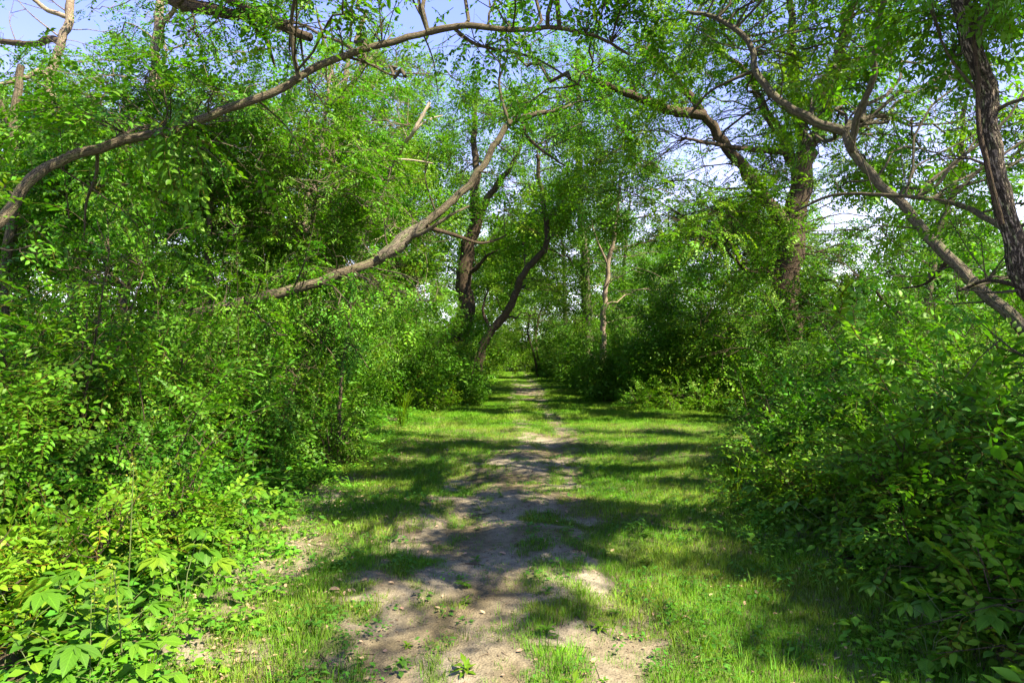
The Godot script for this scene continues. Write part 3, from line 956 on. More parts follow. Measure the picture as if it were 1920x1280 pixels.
	limb("limb", [at(1920, 540, 4.6), at(1860, 525, 5.0), at(1800, 545, 5.4)], 0.02, 0.008, 7, 0.2, 0.0, null, "dark")
	crown(1660, -700, 2200, -60, 3.6, 6.0, 26, 0.85, 26, 6)
	crown(1760, 40, 2000, 300, 4.8, 6.2, 8, 0.5, 16, 6)
	crown(1850, 300, 2050, 560, 4.9, 6.2, 6, 0.45, 14, 6)
	for k in 60:
		var g := Vector3(rr(-2.4, 3.6), 0, lerpf(-2.0, -12.5, (k + rng.randf()) / 60.0))
		cloud(g + sun_to * (rr(5.6, 9.0) / sun_to.y), Vector3(1.15, 0.8, 1.15), 24, 7, 1.0, -0.3)
	finish()

	begin("tree", "slim brown trunk in the sky gap behind the leaning grey trunk", at(1742, 760, 12.0) * Vector3(1, 0, 1), "brown", cool, "oval")
	limb("trunk", [at(1734, 800, 12), at(1736, 640, 12), at(1743, 560, 12), at(1752, 470, 12), at(1772, 400, 12), at(1800, 320, 12), at(1810, 200, 12)], 0.085, 0.04, 9, 0.15)
	limb("limb", [at(1738, 640, 12), at(1700, 600, 11.8), at(1655, 560, 11.6), at(1628, 528, 11.4), at(1600, 515, 11.2)], 0.04, 0.015, 8, 0.2, 0.0, null, "dark")
	limb("limb", [at(1748, 500, 12), at(1700, 470, 12), at(1660, 440, 12)], 0.03, 0.012, 7, 0.2, 0.0, null, "dark")
	crown(1560, 200, 1960, 420, 11, 14, 12, 1.0, 26)
	crown(1620, 400, 1960, 620, 11, 14, 8, 0.6, 14, 6, 1.0, -0.05)
	crown(1540, 420, 1680, 600, 11, 14, 5, 0.8, 24)
	finish()

	# trunks in the left thicket
	begin("tree", "pale sunlit trunk with a pale side limb below the upper left sky", at(138, 760, 12.0) * Vector3(1, 0, 1), "pale", leafy, "oval")
	limb("trunk", [at(128, 780, 12), at(134, 600, 12), at(138, 500, 12), at(146, 400, 12), at(120, 300, 12), at(92, 165, 12), at(108, 85, 12), at(125, 40, 12), at(130, -20, 12), at(150, -160, 12)], 0.11, 0.06, 10, 0.2)
	limb("limb", [at(92, 170, 12), at(75, 132, 11.8), at(40, 145, 11.6), at(-10, 158, 11.4)], 0.055, 0.03, 8)
	limb("limb", [at(125, 30, 12), at(100, 22, 12), at(70, 5, 12), at(30, -30, 12)], 0.05, 0.03, 8)
	limb("limb", [at(112, 80, 12), at(92, 70, 12.3), at(60, 80, 12.6), at(0, 76, 13), at(-60, 70, 13)], 0.07, 0.05, 8, 0.2, 0.0, null, "dark")
	crown(-40, 190, 330, 440, 10, 14, 12, 0.9, 24)
	crown(-60, -40, 300, 130, 10, 13, 4, 0.5, 5, 5, 1.0, 0.0)
	finish()

	begin("tree", "light brown trunk rising straight behind the arching trunk", at(240, 760, 11.0) * Vector3(1, 0, 1), "pale", leafy, "oval")
	limb("trunk", [at(228, 790, 11), at(234, 600, 11), at(240, 480, 11), at(254, 380, 11), at(268, 280, 11), at(284, 150, 11), at(290, 60, 11), at(298, -20, 11), at(310, -200, 11)], 0.1, 0.06, 10, 0.16)
	limb("limb", [at(290, 50, 11), at(315, 30, 10.8), at(330, 0, 10.6), at(350, -60, 10.4)], 0.05, 0.02, 8)
	limb("limb", [at(280, 180, 11), at(300, 140, 11.2), at(310, 90, 11.4)], 0.03, 0.015, 7)
	crown(60, 150, 480, 320, 9, 12.5, 16, 0.8, 24)
	crown(150, 0, 520, 190, 9, 13, 16, 0.7, 17, 7, 1.0, -0.12)
	crown(0, 300, 480, 540, 9.8, 12.8, 18, 0.9, 24)
	finish()

	begin("tree", "dark heavy overhead limb reaching across the top left sky", Vector3(-9.5, 0, -9.0), "dark", deep, "oval")
	limb("trunk", [Vector3(-9.5, -0.2, -9.0), Vector3(-9.2, 3.0, -9.2), Vector3(-8.4, 6.2, -9.4)], 0.28, 0.22, 12, 0.24, 0.4)
	limb("limb", [Vector3(-8.4, 6.2, -9.4), Vector3(-6.6, 7.4, -9.4), at(310, -8, 9.4), at(370, 10, 9.3), at(425, 24, 9.2), at(480, 28, 9.1), at(530, 44, 9.0), at(580, 70, 9.0)], 0.16, 0.06, 10, 0.25)
	limb("limb", [at(440, 24, 9.2), at(480, 50, 9.4), at(505, 90, 9.6), at(515, 125, 9.8)], 0.05, 0.015, 8, 0.25)
	limb("limb", [at(330, 0, 9.3), at(380, -20, 9.2), at(450, 8, 9.0), at(520, 34, 8.8), at(560, 40, 8.7)], 0.07, 0.02, 8, 0.25)
	crown(330, -150, 640, 40, 8.5, 10.5, 6, 0.6, 10, 6, 1.0, 0.0)
	finish()

	begin("tree", "slender tree with a thin sunlit stem in the left middle thicket", at(572, 750, 12.5) * Vector3(1, 0, 1), "pale", leafy, "oval")
	limb("trunk", [at(566, 770, 12.5), at(570, 560, 12.5), at(575, 450, 12.5), at(570, 390, 12.5), at(596, 320, 12.5), at(604, 240, 12.5), at(620, 120, 12.5)], 0.07, 0.03, 9, 0.16)
	limb("limb", [at(575, 450, 12.5), at(590, 400, 12.3), at(582, 360, 12.0)], 0.03, 0.015, 7)
	crown(430, 180, 740, 380, 10, 14, 16, 0.95, 26)
	crown(420, 370, 760, 560, 10, 13.5, 14, 0.9, 24)
	crown(470, 60, 780, 230, 10, 14, 10, 0.7, 12, 6, 1.0, -0.1)
	finish()

	begin("tree", "slim brown stem rising behind the arch in the left thicket", at(392, 750, 10.5) * Vector3(1, 0, 1), "twig", leafy, "compound")
	limb("trunk", [at(385, 780, 10.5), at(390, 560, 10.5), at(388, 470, 10.5), at(396, 370, 10.5), at(392, 300, 10.5), at(410, 240, 10.5)], 0.06, 0.025, 8, 0.16)
	limb("limb", [at(392, 350, 10.5), at(420, 290, 10.3), at(440, 240, 10.2)], 0.025, 0.012, 7)
	crown(250, 220, 560, 460, 9.6, 12.2, 14, 0.8, 22, 6)
	finish()

	begin("sapling", "thin dark sapling stem in front of the left thicket", at(642, 855, 9.2) * Vector3(1, 0, 1), "twig", cool, "oval")
	limb("trunk", [at(634, 850, 9.2), at(640, 710, 9.2), at(650, 640, 9.2), at(656, 570, 9.2), at(662, 500, 9.2)], 0.032, 0.014, 8, 0.12)
	limb("limb", [at(650, 640, 9.2), at(672, 660, 9.1), at(690, 690, 9.0)], 0.014, 0.005, 6)
	limb("limb", [at(642, 700, 9.2), at(620, 660, 9.2), at(600, 640, 9.1)], 0.014, 0.005, 6)
	crown(590, 480, 740, 660, 8.8, 9.8, 6, 0.45, 14, 6)
	finish()

	begin("dead_tree", "bleached broken snag leaning above the left canopy", at(592, 790, 15.0) * Vector3(1, 0, 1), "bleached", leafy, "oval")
	cur.dead = true
	limb("trunk", [at(590, 780, 15.0), at(650, 560, 14.4), at(716, 360, 12.6), at(745, 290, 11.8), at(770, 250, 11.2), at(806, 192, 11.2)], 0.07, 0.028, 9, 0.2)
	limb("limb", [at(770, 250, 11.2), at(800, 225, 11.2), at(830, 215, 11.3)], 0.022, 0.01, 7)
	limb("limb", [at(745, 298, 11.2), at(780, 300, 11.2), at(812, 306, 11.2)], 0.02, 0.01, 7)
	finish()

	begin("tree", "bare-twigged tree with reddish branches against the sky left of the arch top", at(640, 740, 19.0) * Vector3(1, 0, 1), "brown", bright, "clump")
	limb("trunk", [at(630, 770, 19), at(632, 500, 19), at(628, 300, 19), at(638, 180, 19)], 0.2, 0.13, 9, 0.2)
	for q in [[690, 90, 720, 30], [655, 80, 660, -20], [610, 90, 590, 10], [720, 140, 770, 100], [676, 130, 735, 60]]:
		limb("limb", [at(638, 185, 19), at(lerpf(638, q[0], 0.55), lerpf(185, q[1], 0.45), 19 + rr(-0.5, 0.5)), at(q[0], q[1], 19 + rr(-1, 1)), at(q[2], q[3], 19 + rr(-1, 1))], 0.09, 0.02, 7, 0.2)
	crown(560, 200, 760, 420, 17, 20, 8, 1.3, 22, 4)
	crown(560, 90, 800, 240, 16, 21, 12, 1.0, 14, 4, 0.9, -0.1)
	crown(680, 250, 830, 560, 16, 22, 11, 1.2, 22, 4)
	finish()

	begin("tree", "red-brown stump of a trunk at the left edge under the arch", Vector3(-5.9, 0, -7.6), "brown", leafy, "compound")
	limb("trunk", [Vector3(-5.9, -0.1, -7.6), at(8, 520, 7.6), at(18, 440, 7.6), at(30, 360, 7.6), at(20, 250, 7.7), at(35, 120, 7.8)], 0.075, 0.04, 10, 0.16)
	limb("limb", [at(20, 250, 7.7), at(0, 200, 7.6), at(-30, 120, 7.5)], 0.03, 0.015, 7)
	crown(-80, 220, 220, 480, 6.4, 8.6, 10, 0.6, 18, 6)
	finish()

	# a pair of thin dark leaning stems at the far end
	begin("tree", "thin dark stems leaning together at the far end of the track", at(1008, 705, 34.0) * Vector3(1, 0, 1), "dark", bright, "clump")
	limb("trunk", [at(1010, 710, 34), at(1000, 660, 34), at(990, 620, 34), at(1000, 560, 34)], 0.07, 0.04, 8)
	limb("trunk", [at(1016, 710, 34), at(1005, 640, 34.4), at(1012, 590, 34.5), at(1030, 540, 34.5)], 0.06, 0.04, 8)
	crown(900, 420, 1080, 665, 32, 38, 20, 1.6, 26, 4, 1.2)
	finish()

	print("copies after trees ", copies_total)
	build_backwoods()
	build_thickets()
	build_ground_cover()
	build_small_things()
	print("copies ", copies_total)

# one woodland tree for the back rows, grown round a straight trunk
func back_tree(label: String, x: float, z: float, h: float, r: float, green: Color, group: String, low := 0.12, n := 20) -> void:
	var base := Vector3(x, 0, z)
	begin("woodland_tree", label, base, ["grey", "dark", "brown"][rng.randi() % 3], green, "clump", group)
	cur.size = 1.0
	var lean := Vector3(rr(-0.8, 0.8), 0, rr(-0.8, 0.8))
	limb("trunk", [base - Vector3(0, 0.3, 0), base + Vector3(0, h * 0.3, 0) + lean * 0.3, base + Vector3(0, h * 0.6, 0) + lean * 0.5, base + Vector3(0, h * 0.9, 0) + lean], h * 0.016, 0.04, 8, 0.2, 0.4)
	for k in n:
		var t := (k + rng.randf()) / n
		var a := k * 2.4 + rr(-0.4, 0.4)
		var wide := r * sin(PI * clampf(0.25 + 0.72 * t, 0, 1)) * rr(0.4, 0.9)
		cloud(base + lean * t + Vector3(cos(a) * wide, h * lerpf(low, 0.95, t), sin(a) * wide), Vector3(1.6, 1.2, 1.6), 22, 4, 1.25)
	finish()

func build_backwoods() -> void:
	var a := Color(0.085, 0.225, 0.018)
	var b := Color(0.065, 0.195, 0.02)
	var c := Color(0.12, 0.26, 0.025)
	var g := "trees in the woods beyond the track"
	var rows := [
		[-13.0, -17.0, 9.0, 3.2, b, "leafy tree deep in the left woods behind the pale trunk"],
		[-9.5, -20.0, 10.0, 3.0, a, "leafy tree in the left woods behind the slender sunlit stem"],
		[-6.0, -24.0, 9.0, 3.0, a, "rounded tree in the left woods behind the bleached snag"],
		[-16.0, -24.0, 12.0, 3.6, a, "tall leafy tree at the back of the left woods"],
		[-10.5, -29.0, 12.0, 3.6, c, "bright tree at the back of the left woods near the snag"],
		[-5.0, -33.0, 13.0, 3.5, a, "tall tree behind the forked trunk left of the track"],
		[-3.4, -42.0, 13.0, 3.6, c, "sunlit yellow-green tree beyond the left side of the track end"],
		[0.2, -50.0, 12.0, 4.0, a, "broad tree closing the far end of the track"],
		[3.4, -40.0, 12.0, 3.4, b, "leafy tree beyond the right side of the track end"],
		[5.2, -32.0, 10.0, 3.0, a, "leafy tree behind the thin pale trunk right of the track"],
		[9.0, -36.0, 10.0, 3.2, b, "blue-green tree behind the clearing"],
		[9.0, -25.0, 7.5, 2.8, b, "low tree behind the sunlit bush of the clearing"],
		[13.0, -30.0, 8.0, 3.0, a, "tree seen under the limbs of the old oak"],
		[13.0, -20.0, 6.0, 2.6, b, "low leafy tree right of the old oak"],
		[19.0, -28.0, 6.5, 3.0, c, "low bright tree far right under the sky gap"],
		[12.0, -14.0, 4.6, 2.4, a, "bushy low tree behind the slim brown trunk on the right"],
		[-8.5, -46.0, 15.0, 4.0, b, "tall far tree rising over the left woods"],
		[-19.0, -40.0, 15.0, 4.2, c, "far pale tree on the left skyline"],
	]
	rows.append_array([
		[-1.6, -47.0, 9.0, 3.4, c, "bright tree closing the view left of the track end"],
		[2.0, -52.0, 10.0, 3.6, c, "bright tree closing the view behind the track end"],
		[6.5, -45.0, 9.0, 3.2, a, "round tree in the distance between the pale trunk and the oak"],
		[10.5, -48.0, 9.0, 3.6, c, "yellow-green distant tree seen left of the oak trunk"],
		[16.0, -42.0, 8.0, 3.6, a, "distant tree seen right of the oak trunk"],
		[-7.5, -28.0, 10.0, 3.2, c, "sunlit tree glimpsed between the snag and the forked trunk"],
		[-12.5, -34.0, 12.0, 3.6, a, "tree at the back of the left woods behind the slender stem"],
	])
	for r in rows:
		back_tree(r[5], r[0], r[1], r[2], r[3], r[4], g)

func build_thickets() -> void:
	var a := Color(0.075, 0.205, 0.02)
	var b := Color(0.055, 0.175, 0.026)
	var c := Color(0.1, 0.24, 0.02)
	# left side, from the camera to the far end
	shrub("honeysuckle_bush", "dense oval-leaved bush filling the left edge, nearest the camera", -4.3, -4.2, 1.35, 2.5, 1700, "oval", a, 1.0)
	shrub("honeysuckle_bush", "tall oval-leaved bush below the arching trunk, second along the left edge", -4.2, -6.0, 1.45, 2.9, 1900, "oval", a, 1.0)
	shrub("honeysuckle_bush", "bush with pale lit leaf tips in front of the leaning trunk", -4.0, -7.6, 1.35, 2.3, 1600, "oval", a, 1.0)
	shrub("honeysuckle_bush", "low rounded bush at the left grass edge beside the bare earth patch", -3.0, -5.6, 0.75, 1.15, 650, "oval", b, 1.0)
	shrub("honeysuckle_bush", "waist-high bush at the foot of the thin sapling", -3.15, -8.2, 0.9, 1.5, 850, "oval", b, 1.0)
	shrub("honeysuckle_bush", "bush behind the sapling with the bare crooked stem", -3.6, -9.8, 1.3, 2.3, 1500, "oval", a, 1.0)
	shrub("honeysuckle_bush", "tall bush high on the far left under the arch foot", -6.8, -6.6, 1.6, 3.6, 1700, "oval", b, 1.05)
	shrub("honeysuckle_bush", "tall shady bush behind the leaning trunk", -6.6, -9.8, 1.8, 3.8, 1900, "oval", a, 1.1)
	shrub("honeysuckle_bush", "tall bush deep in the left thicket", -9.6, -9.0, 1.9, 4.2, 1700, "oval", b, 1.1)
	shrub("thicket_bush", "leafy bush beside the tall grass on the left edge", -3.7, -12.2, 1.3, 2.3, 800, "clump", a, 0.8)
	shrub("thicket_bush", "bush left of the track behind the tall grass", -4.3, -14.6, 1.5, 3.0, 700, "clump", a, 0.85)
	shrub("thicket_bush", "large rounded bush in the left middle woods", -7.6, -14.0, 2.2, 4.2, 900, "clump", a, 0.9)
	shrub("thicket_bush", "tall bush behind the slender sunlit stem", -5.6, -17.5, 2.0, 4.2, 850, "clump", c, 0.95)
	shrub("thicket_bush", "dark bush at the left track edge before the forked trunk", -3.1, -16.6, 1.2, 2.2, 600, "clump", a, 0.85)
	shrub("thicket_bush", "rounded bush at the foot of the forked trunk", -2.8, -19.4, 1.25, 2.3, 560, "clump", a, 0.9)
	shrub("thicket_bush", "bush at the foot of the crooked dark trunk", -2.3, -22.5, 1.1, 2.0, 450, "clump", c, 0.95)
	shrub("thicket_bush", "low bush left of the far track bend", -2.2, -27.0, 1.1, 1.9, 380, "clump", a, 1.0)
	shrub("thicket_bush", "last bush on the left before the sunlit grass", -2.2, -33.0, 1.2, 2.2, 360, "clump", c, 1.05)
	shrub("thicket_bush", "broad bush deep behind the forked trunk", -5.0, -27.0, 2.2, 4.5, 600, "clump", c, 1.1)
	shrub("thicket_bush", "shaded bush in the left woods under the pale trunk", -11.5, -13.5, 2.2, 4.2, 800, "clump", b, 1.0)
	shrub("thicket_bush", "tall bush far back in the left woods", -10.5, -22.0, 2.6, 5.0, 600, "clump", c, 1.15)
	shrub("bramble", "low bright bramble in the lower left corner", -2.9, -3.2, 0.6, 0.4, 300, "oval", c, 1.0)
	shrub("bramble", "low bramble below the yellow-flowered spire", -2.85, -4.2, 0.6, 0.55, 340, "oval", c, 1.0)
	shrub("bramble", "low bramble between the flowering spire and the bare earth patch", -2.7, -5.0, 0.5, 0.55, 320, "oval", c, 0.95)
	shrub("thicket_bush", "leafy bush pushing out over the left track edge in the middle distance", -1.95, -18.4, 0.85, 1.9, 380, "clump", c, 0.8)
	shrub("thicket_bush", "round green bush hiding the foot of the forked trunk", -2.3, -17.3, 1.0, 2.4, 450, "clump", a, 0.8)
	shrub("thicket_bush", "small bush under the crooked dark trunk", -1.5, -18.9, 0.6, 1.5, 240, "clump", c, 0.8)
	shrub("thicket_bush", "small bush tight against the foot of the crooked dark trunk", -1.2, -18.1, 0.7, 1.7, 260, "clump", a, 0.75)
	# right side
	for q in [[3.3, -16.75, "leftmost"], [4.1, -16.5, "second from left"], [4.8, -16.35, "third from left"], [5.5, -16.3, "fourth from left"], [6.2, -15.9, "rightmost"]]:
		shrub("weed_patch", "patch of tall weeds along the back of the grass bay, %s of five" % q[2], q[0], q[1], 0.45, 0.55, 150, "oval", c, 1.1, "weed patches at the back of the grass bay")
	for q in [[-2.0, -16.1, "nearest"], [-1.75, -17.2, "middle"], [-1.35, -19.6, "farthest"]]:
		shrub("weed_patch", "patch of tall weeds under the bushes left of the track, %s of three" % q[2], q[0], q[1], 0.4, 0.55, 130, "oval", c, 1.1, "weed patches under the left bushes")
	shrub("thicket_bush", "bright bush narrowing the far track on its right", 2.0, -34.5, 1.0, 2.0, 300, "clump", c, 1.0)
	shrub("thicket_bush", "bright bush narrowing the far track on its left", -1.4, -36.5, 1.0, 2.2, 300, "clump", c, 1.0)
	shrub("bramble", "low shaded bramble in the lower right corner", 2.95, -3.2, 0.65, 0.5, 420, "oval", a, 1.05)
	shrub("bramble", "shaded bramble spreading onto the right lawn", 3.1, -4.15, 0.7, 0.75, 480, "oval", a, 1.05)
	shrub("bramble", "bramble with sunlit leaves beside the arching grass", 2.9, -6.3, 0.6, 0.6, 400, "oval", c, 1.0)
	shrub("bramble", "low bramble behind the arching grass", 3.4, -7.3, 0.6, 0.8, 400, "oval", a, 1.0)
	shrub("thicket_bush", "bush in front of the thin pale trunk", 2.75, -19.0, 0.8, 1.7, 380, "clump", a, 0.8)
	shrub("thicket_bush", "bush filling the gap behind the sunlit bush", 6.9, -18.6, 1.5, 2.6, 600, "clump", a, 0.9)
	shrub("thicket_bush", "wide bush far back under the oak limbs", 9.5, -28.0, 2.6, 3.6, 500, "clump", c, 1.2)
	shrub("thicket_bush", "far bush between the thin pale trunk and the oak", 5.5, -34.0, 2.4, 3.4, 450, "clump", a, 1.2)
	shrub("thicket_bush", "distant bush right of the track end", 3.6, -44.0, 2.6, 3.6, 450, "clump", c, 1.25)
	shrub("thicket_bush", "distant bush left of the track end", -2.9, -42.0, 2.4, 3.6, 450, "clump", c, 1.25)
	shrub("thicket_bush", "far bush deep in the left woods", -6.5, -37.0, 2.8, 4.0, 450, "clump", a, 1.25)
	shrub("thicket_bush", "distant bush at the end of the grass bay view", 14.5, -24.0, 2.6, 2.6, 450, "clump", a, 1.2)
	shrub("honeysuckle_bush", "shaded broad bush in the lower right corner", 4.15, -3.9, 1.25, 1.45, 1100, "oval", a, 1.45)
	shrub("honeysuckle_bush", "shaded bush with long drooping leafy twigs at the right edge", 3.95, -5.4, 1.2, 1.5, 1050, "oval", a, 1.45)
	shrub("honeysuckle_bush", "low bush edging the grass below the pale dead stick", 3.1, -5.0, 0.65, 0.85, 500, "oval", a, 1.0)
	shrub("honeysuckle_bush", "bush lit in spots behind the pale dead stick on the right", 4.4, -7.2, 1.35, 1.6, 1150, "oval", a, 1.3)
	shrub("honeysuckle_bush", "low bush at the corner of the grass bay on the right", 3.7, -8.4, 0.8, 1.1, 700, "oval", a, 1.0)
	shrub("honeysuckle_bush", "dark tall bush left of the leaning grey trunk", 5.4, -9.2, 1.5, 2.6, 1600, "oval", a, 1.05)
	shrub("honeysuckle_bush", "bush below the slim brown trunk on the right", 7.0, -9.0, 1.6, 2.4, 1300, "oval", a, 1.05)
	shrub("thicket_bush", "dark bush at the right end of the grass bay", 6.4, -12.0, 1.4, 2.7, 800, "clump", a, 0.85)
	shrub("thicket_bush", "tall dark bush below the old oak", 7.6, -14.4, 1.7, 3.4, 800, "clump", a, 0.9)
	shrub("thicket_bush", "sunlit bush glowing at the back of the grass bay", 5.3, -17.6, 1.15, 2.9, 750, "clump", c, 0.85)
	shrub("thicket_bush", "dark bush between the sunlit bush and the track", 3.9, -18.4, 1.2, 2.9, 700, "clump", a, 0.9)
	shrub("thicket_bush", "bush at the foot of the thin pale trunk", 3.0, -21.6, 1.2, 2.6, 550, "clump", a, 0.9)
	shrub("thicket_bush", "bush at the foot of the tall straight trunk", 2.9, -25.0, 1.2, 2.8, 500, "clump", c, 1.0)
	shrub("thicket_bush", "bush right of the far track bend", 2.6, -30.0, 1.2, 2.6, 420, "clump", a, 1.0)
	shrub("thicket_bush", "last bush on the right before the track disappears", 2.7, -36.0, 1.4, 2.6, 380, "clump", c, 1.05)
	shrub("thicket_bush", "low bush on the skyline far right", 9.6, -12.5, 1.8, 2.4, 600, "clump", a, 0.95)
	shrub("thicket_bush", "pale bush closing the far end of the track", 0.4, -44.0, 2.2, 3.0, 500, "clump", c, 1.2)
	shrub("thicket_bush", "broad bush behind the thin pale trunk", 6.2, -24.0, 2.0, 3.6, 550, "clump", c, 1.0)
	shrub("thicket_bush", "wide bush behind the old oak trunk", 9.6, -20.0, 2.2, 3.4, 600, "clump", a, 1.0)
	shrub("thicket_bush", "bush beside the camera at the far left edge of the thicket", -7.4, -4.0, 1.5, 2.8, 900, "oval", a, 1.1)
	shrub("weed_patch", "leafy weeds around the foot of the thin dark sapling", -2.45, -8.95, 0.42, 0.75, 190, "oval", a, 0.95)

func lawn(x: float, z: float) -> float:
	return minf(x - edge_at(LEFT_EDGE, z), edge_at(RIGHT_EDGE, z) - x)

func build_ground_cover() -> void:
	var tufts := [tuft(16, 0.05, 0.05, 0.0036), tuft(14, 0.045, 0.06, 0.0036), tuft(18, 0.06, 0.042, 0.004)]
	var far_tuft := tuft(26, 0.11, 0.062, 0.008)
	var xf := [[], [], [], []]
	var col := [[], [], [], []]
	for band in [[-1.6, -5.0, 0.036], [-5.0, -9.0, 0.045], [-9.0, -14.0, 0.06], [-14.0, -22.0, 0.08], [-22.0, -42.0, 0.12]]:
		var s: float = band[2]
		var z: float = band[0]
		while z > band[1]:
			var x := edge_at(LEFT_EDGE, z) - 0.35
			var x1 := edge_at(RIGHT_EDGE, z) + 0.35
			while x < x1:
				var p := Vector3(x + rr(-0.6, 0.6) * s, 0, z + rr(-0.6, 0.6) * s)
				x += s
				if absf(p.x) > 0.85 * -p.z + 0.8:
					continue
				var inside := lawn(p.x, p.z)
				var b := bare(p.x, p.z)
				var patchy := noise.get_noise_2d(p.x * 13.0 + 70.0, p.z * 13.0)
				var chance := smoothstep(-0.35, 0.25, inside + patchy * 0.3) * (1.0 - smoothstep(0.3, 0.85, b)) + 0.42 * smoothstep(-0.05, 0.25, fine.get_noise_2d(p.x * 21.0, p.z * 21.0 + 90.0))
				if p.x < 0.0 and p.z > -7.5:
					chance *= 0.45 + 0.55 * smoothstep(-0.25, 0.1, patchy + 0.1)
				if rng.randf() > chance:
					continue
				p.y = height(p.x, p.z)
				var f := rr(0.7, 1.25) * (1.0 - 0.4 * b) * (1.0 + 0.35 * smoothstep(0.4, 0.0, inside))
				if rng.randf() < 0.03:
					f *= 1.8
				var k := 3 if band[2] > 0.07 else rng.randi() % 3
				var fw := f * (1.0 if k < 3 else 0.9)
				xf[k].append(Transform3D(Basis(Vector3.UP, rng.randf() * TAU).scaled(Vector3(fw, f, fw)), p))
				var v := rr(0.75, 1.2) * (1.0 + 0.4 * patchy)
				var dry := clampf(0.25 + noise.get_noise_2d(p.x * 7.0, p.z * 7.0 + 40.0), 0.0, 0.6)
				col[k].append(Color((0.138 + 0.1 * dry) * v, 0.325 * v, (0.018 + 0.025 * dry) * v))
			z -= s
	var holder := Node3D.new()
	holder.name = "lawn_grass"
	add_child(holder)
	tag(holder, "short mown grass on both sides of the bare track", "grass", "", "stuff")
	for k in 4:
		scatter([tufts[0], tufts[1], tufts[2], far_tuft][k], xf[k], col[k], "grass_blades", grass_mat, holder)

	# creeping small-leaved plants under and in front of the thickets
	var low: Array = []
	for k in 3:
		var mb := MB.new()
		for j in 9:
			var a := j * 2.4 + rr(-0.3, 0.3)
			var q := Vector3(cos(a), 0, sin(a)) * rr(0.01, 0.07) + Vector3(0, rr(0.02, 0.11), 0)
			var l: float = rr(0.028, 0.05) * [1.0, 1.3, 0.8][k]
			leaf(mb, q, Vector3(cos(a), rr(-0.3, 0.3), sin(a)), Vector3(rr(-0.4, 0.4), 1, rr(-0.4, 0.4)), l, l * rr(0.55, 0.8), 0.2, 0.2, tone(), true)
		low.append(mb.mesh())
	xf = [[], [], []]
	col = [[], [], []]
	for k in 21000:
		var z := -1.6 - 27.0 * pow(rng.randf(), 1.5)
		var left := rng.randf() < 0.5
		var e := edge_at(LEFT_EDGE, z) if left else edge_at(RIGHT_EDGE, z)
		var off := (pow(rng.randf(), 0.8) * 2.4 - 0.75) * (-1.0 if left else 1.0)
		var p := Vector3(e + off, 0, z)
		var inside := lawn(p.x, p.z)
		if inside > 0.0 and rng.randf() < inside * 1.2 + 0.25:
			continue
		if noise.get_noise_2d(p.x * 12.0, p.z * 12.0 + 30.0) < -0.14 or bare(p.x, p.z) > 0.66:
			continue
		p.y = height(p.x, p.z)
		var s := rr(0.6, 1.3) * (1.0 + 0.9 * smoothstep(0.1, -0.8, inside)) 
		var m := rng.randi() % 3
		xf[m].append(Transform3D(Basis(Vector3.UP, rng.randf() * TAU).scaled(Vector3.ONE * s), p))
		var v := rr(0.75, 1.25)
		col[m].append(Color(rr(0.1, 0.17) * v, 0.31 * v, rr(0.016, 0.035) * v))
	# clover and seedlings in the lawn
	for k in 5200:
		var z := -1.6 - 13.0 * pow(rng.randf(), 1.3)
		var p := Vector3(rr(edge_at(LEFT_EDGE, z), edge_at(RIGHT_EDGE, z)), 0, z)
		if noise.get_noise_2d(p.x * 9.0 + 11.0, p.z * 9.0) < 0.06 or (bare(p.x, p.z) > 0.55 and rng.randf() < 0.85):
			continue
		p.y = height(p.x, p.z)
		var m := rng.randi() % 3
		xf[m].append(Transform3D(Basis(Vector3.UP, rng.randf() * TAU).scaled(Vector3.ONE * rr(0.45, 0.8)), p))
		col[m].append(Color(0.085, rr(0.19, 0.26), 0.025))
	holder = Node3D.new()
	holder.name = "ground_cover"
	add_child(holder)
	tag(holder, "creeping small-leaved plants covering the soil along the thicket edges", "ground cover", "", "stuff")
	for k in 3:
		scatter(low[k], xf[k], col[k], "leaves", leaf_mat, holder)

	# last year's leaves on the soil
	var mbd := MB.new()
	leaf(mbd, Vector3(-0.5, 0, 0), Vector3.RIGHT, Vector3.UP, 1.0, 0.55, 0.5, -0.25, Color.WHITE)
	var dry_mat := StandardMaterial3D.new()
	dry_mat.vertex_color_use_as_albedo = true
	dry_mat.roughness = 0.85
	dry_mat.cull_mode = BaseMaterial3D.CULL_DISABLED
	var dxf: Array = []
	var dcol: Array = []
	for k in 5200:
		var z := -1.6 - 16.0 * pow(rng.randf(), 1.5)
		var left := rng.randf() < 0.7
		var e := edge_at(LEFT_EDGE, z) + 0.15 if left else edge_at(RIGHT_EDGE, z) - 0.05
		var p := Vector3(e + rng.randfn(0.0, 0.42), 0, z)
		if rng.randf() < 0.12:
			p.x = rr(-2.0, 2.2)
		p.y = height(p.x, p.z) + 0.012
		var s := rr(0.018, 0.042)
		dxf.append(Transform3D(Basis.from_euler(Vector3(rr(-0.5, 0.5), rng.randf() * TAU, rr(-0.5, 0.5))).scaled(Vector3.ONE * s), p))
		var v := rr(0.5, 1.2)
		dcol.append(Color(0.3 * v, 0.2 * v * rr(0.9, 1.15), 0.12 * v))
	var litter := scatter(mbd.mesh(), dxf, dcol, "leaf_litter", dry_mat, self)
	tag(litter, "dry brown fallen leaves strewn along the foot of the thickets", "leaf litter", "", "stuff")

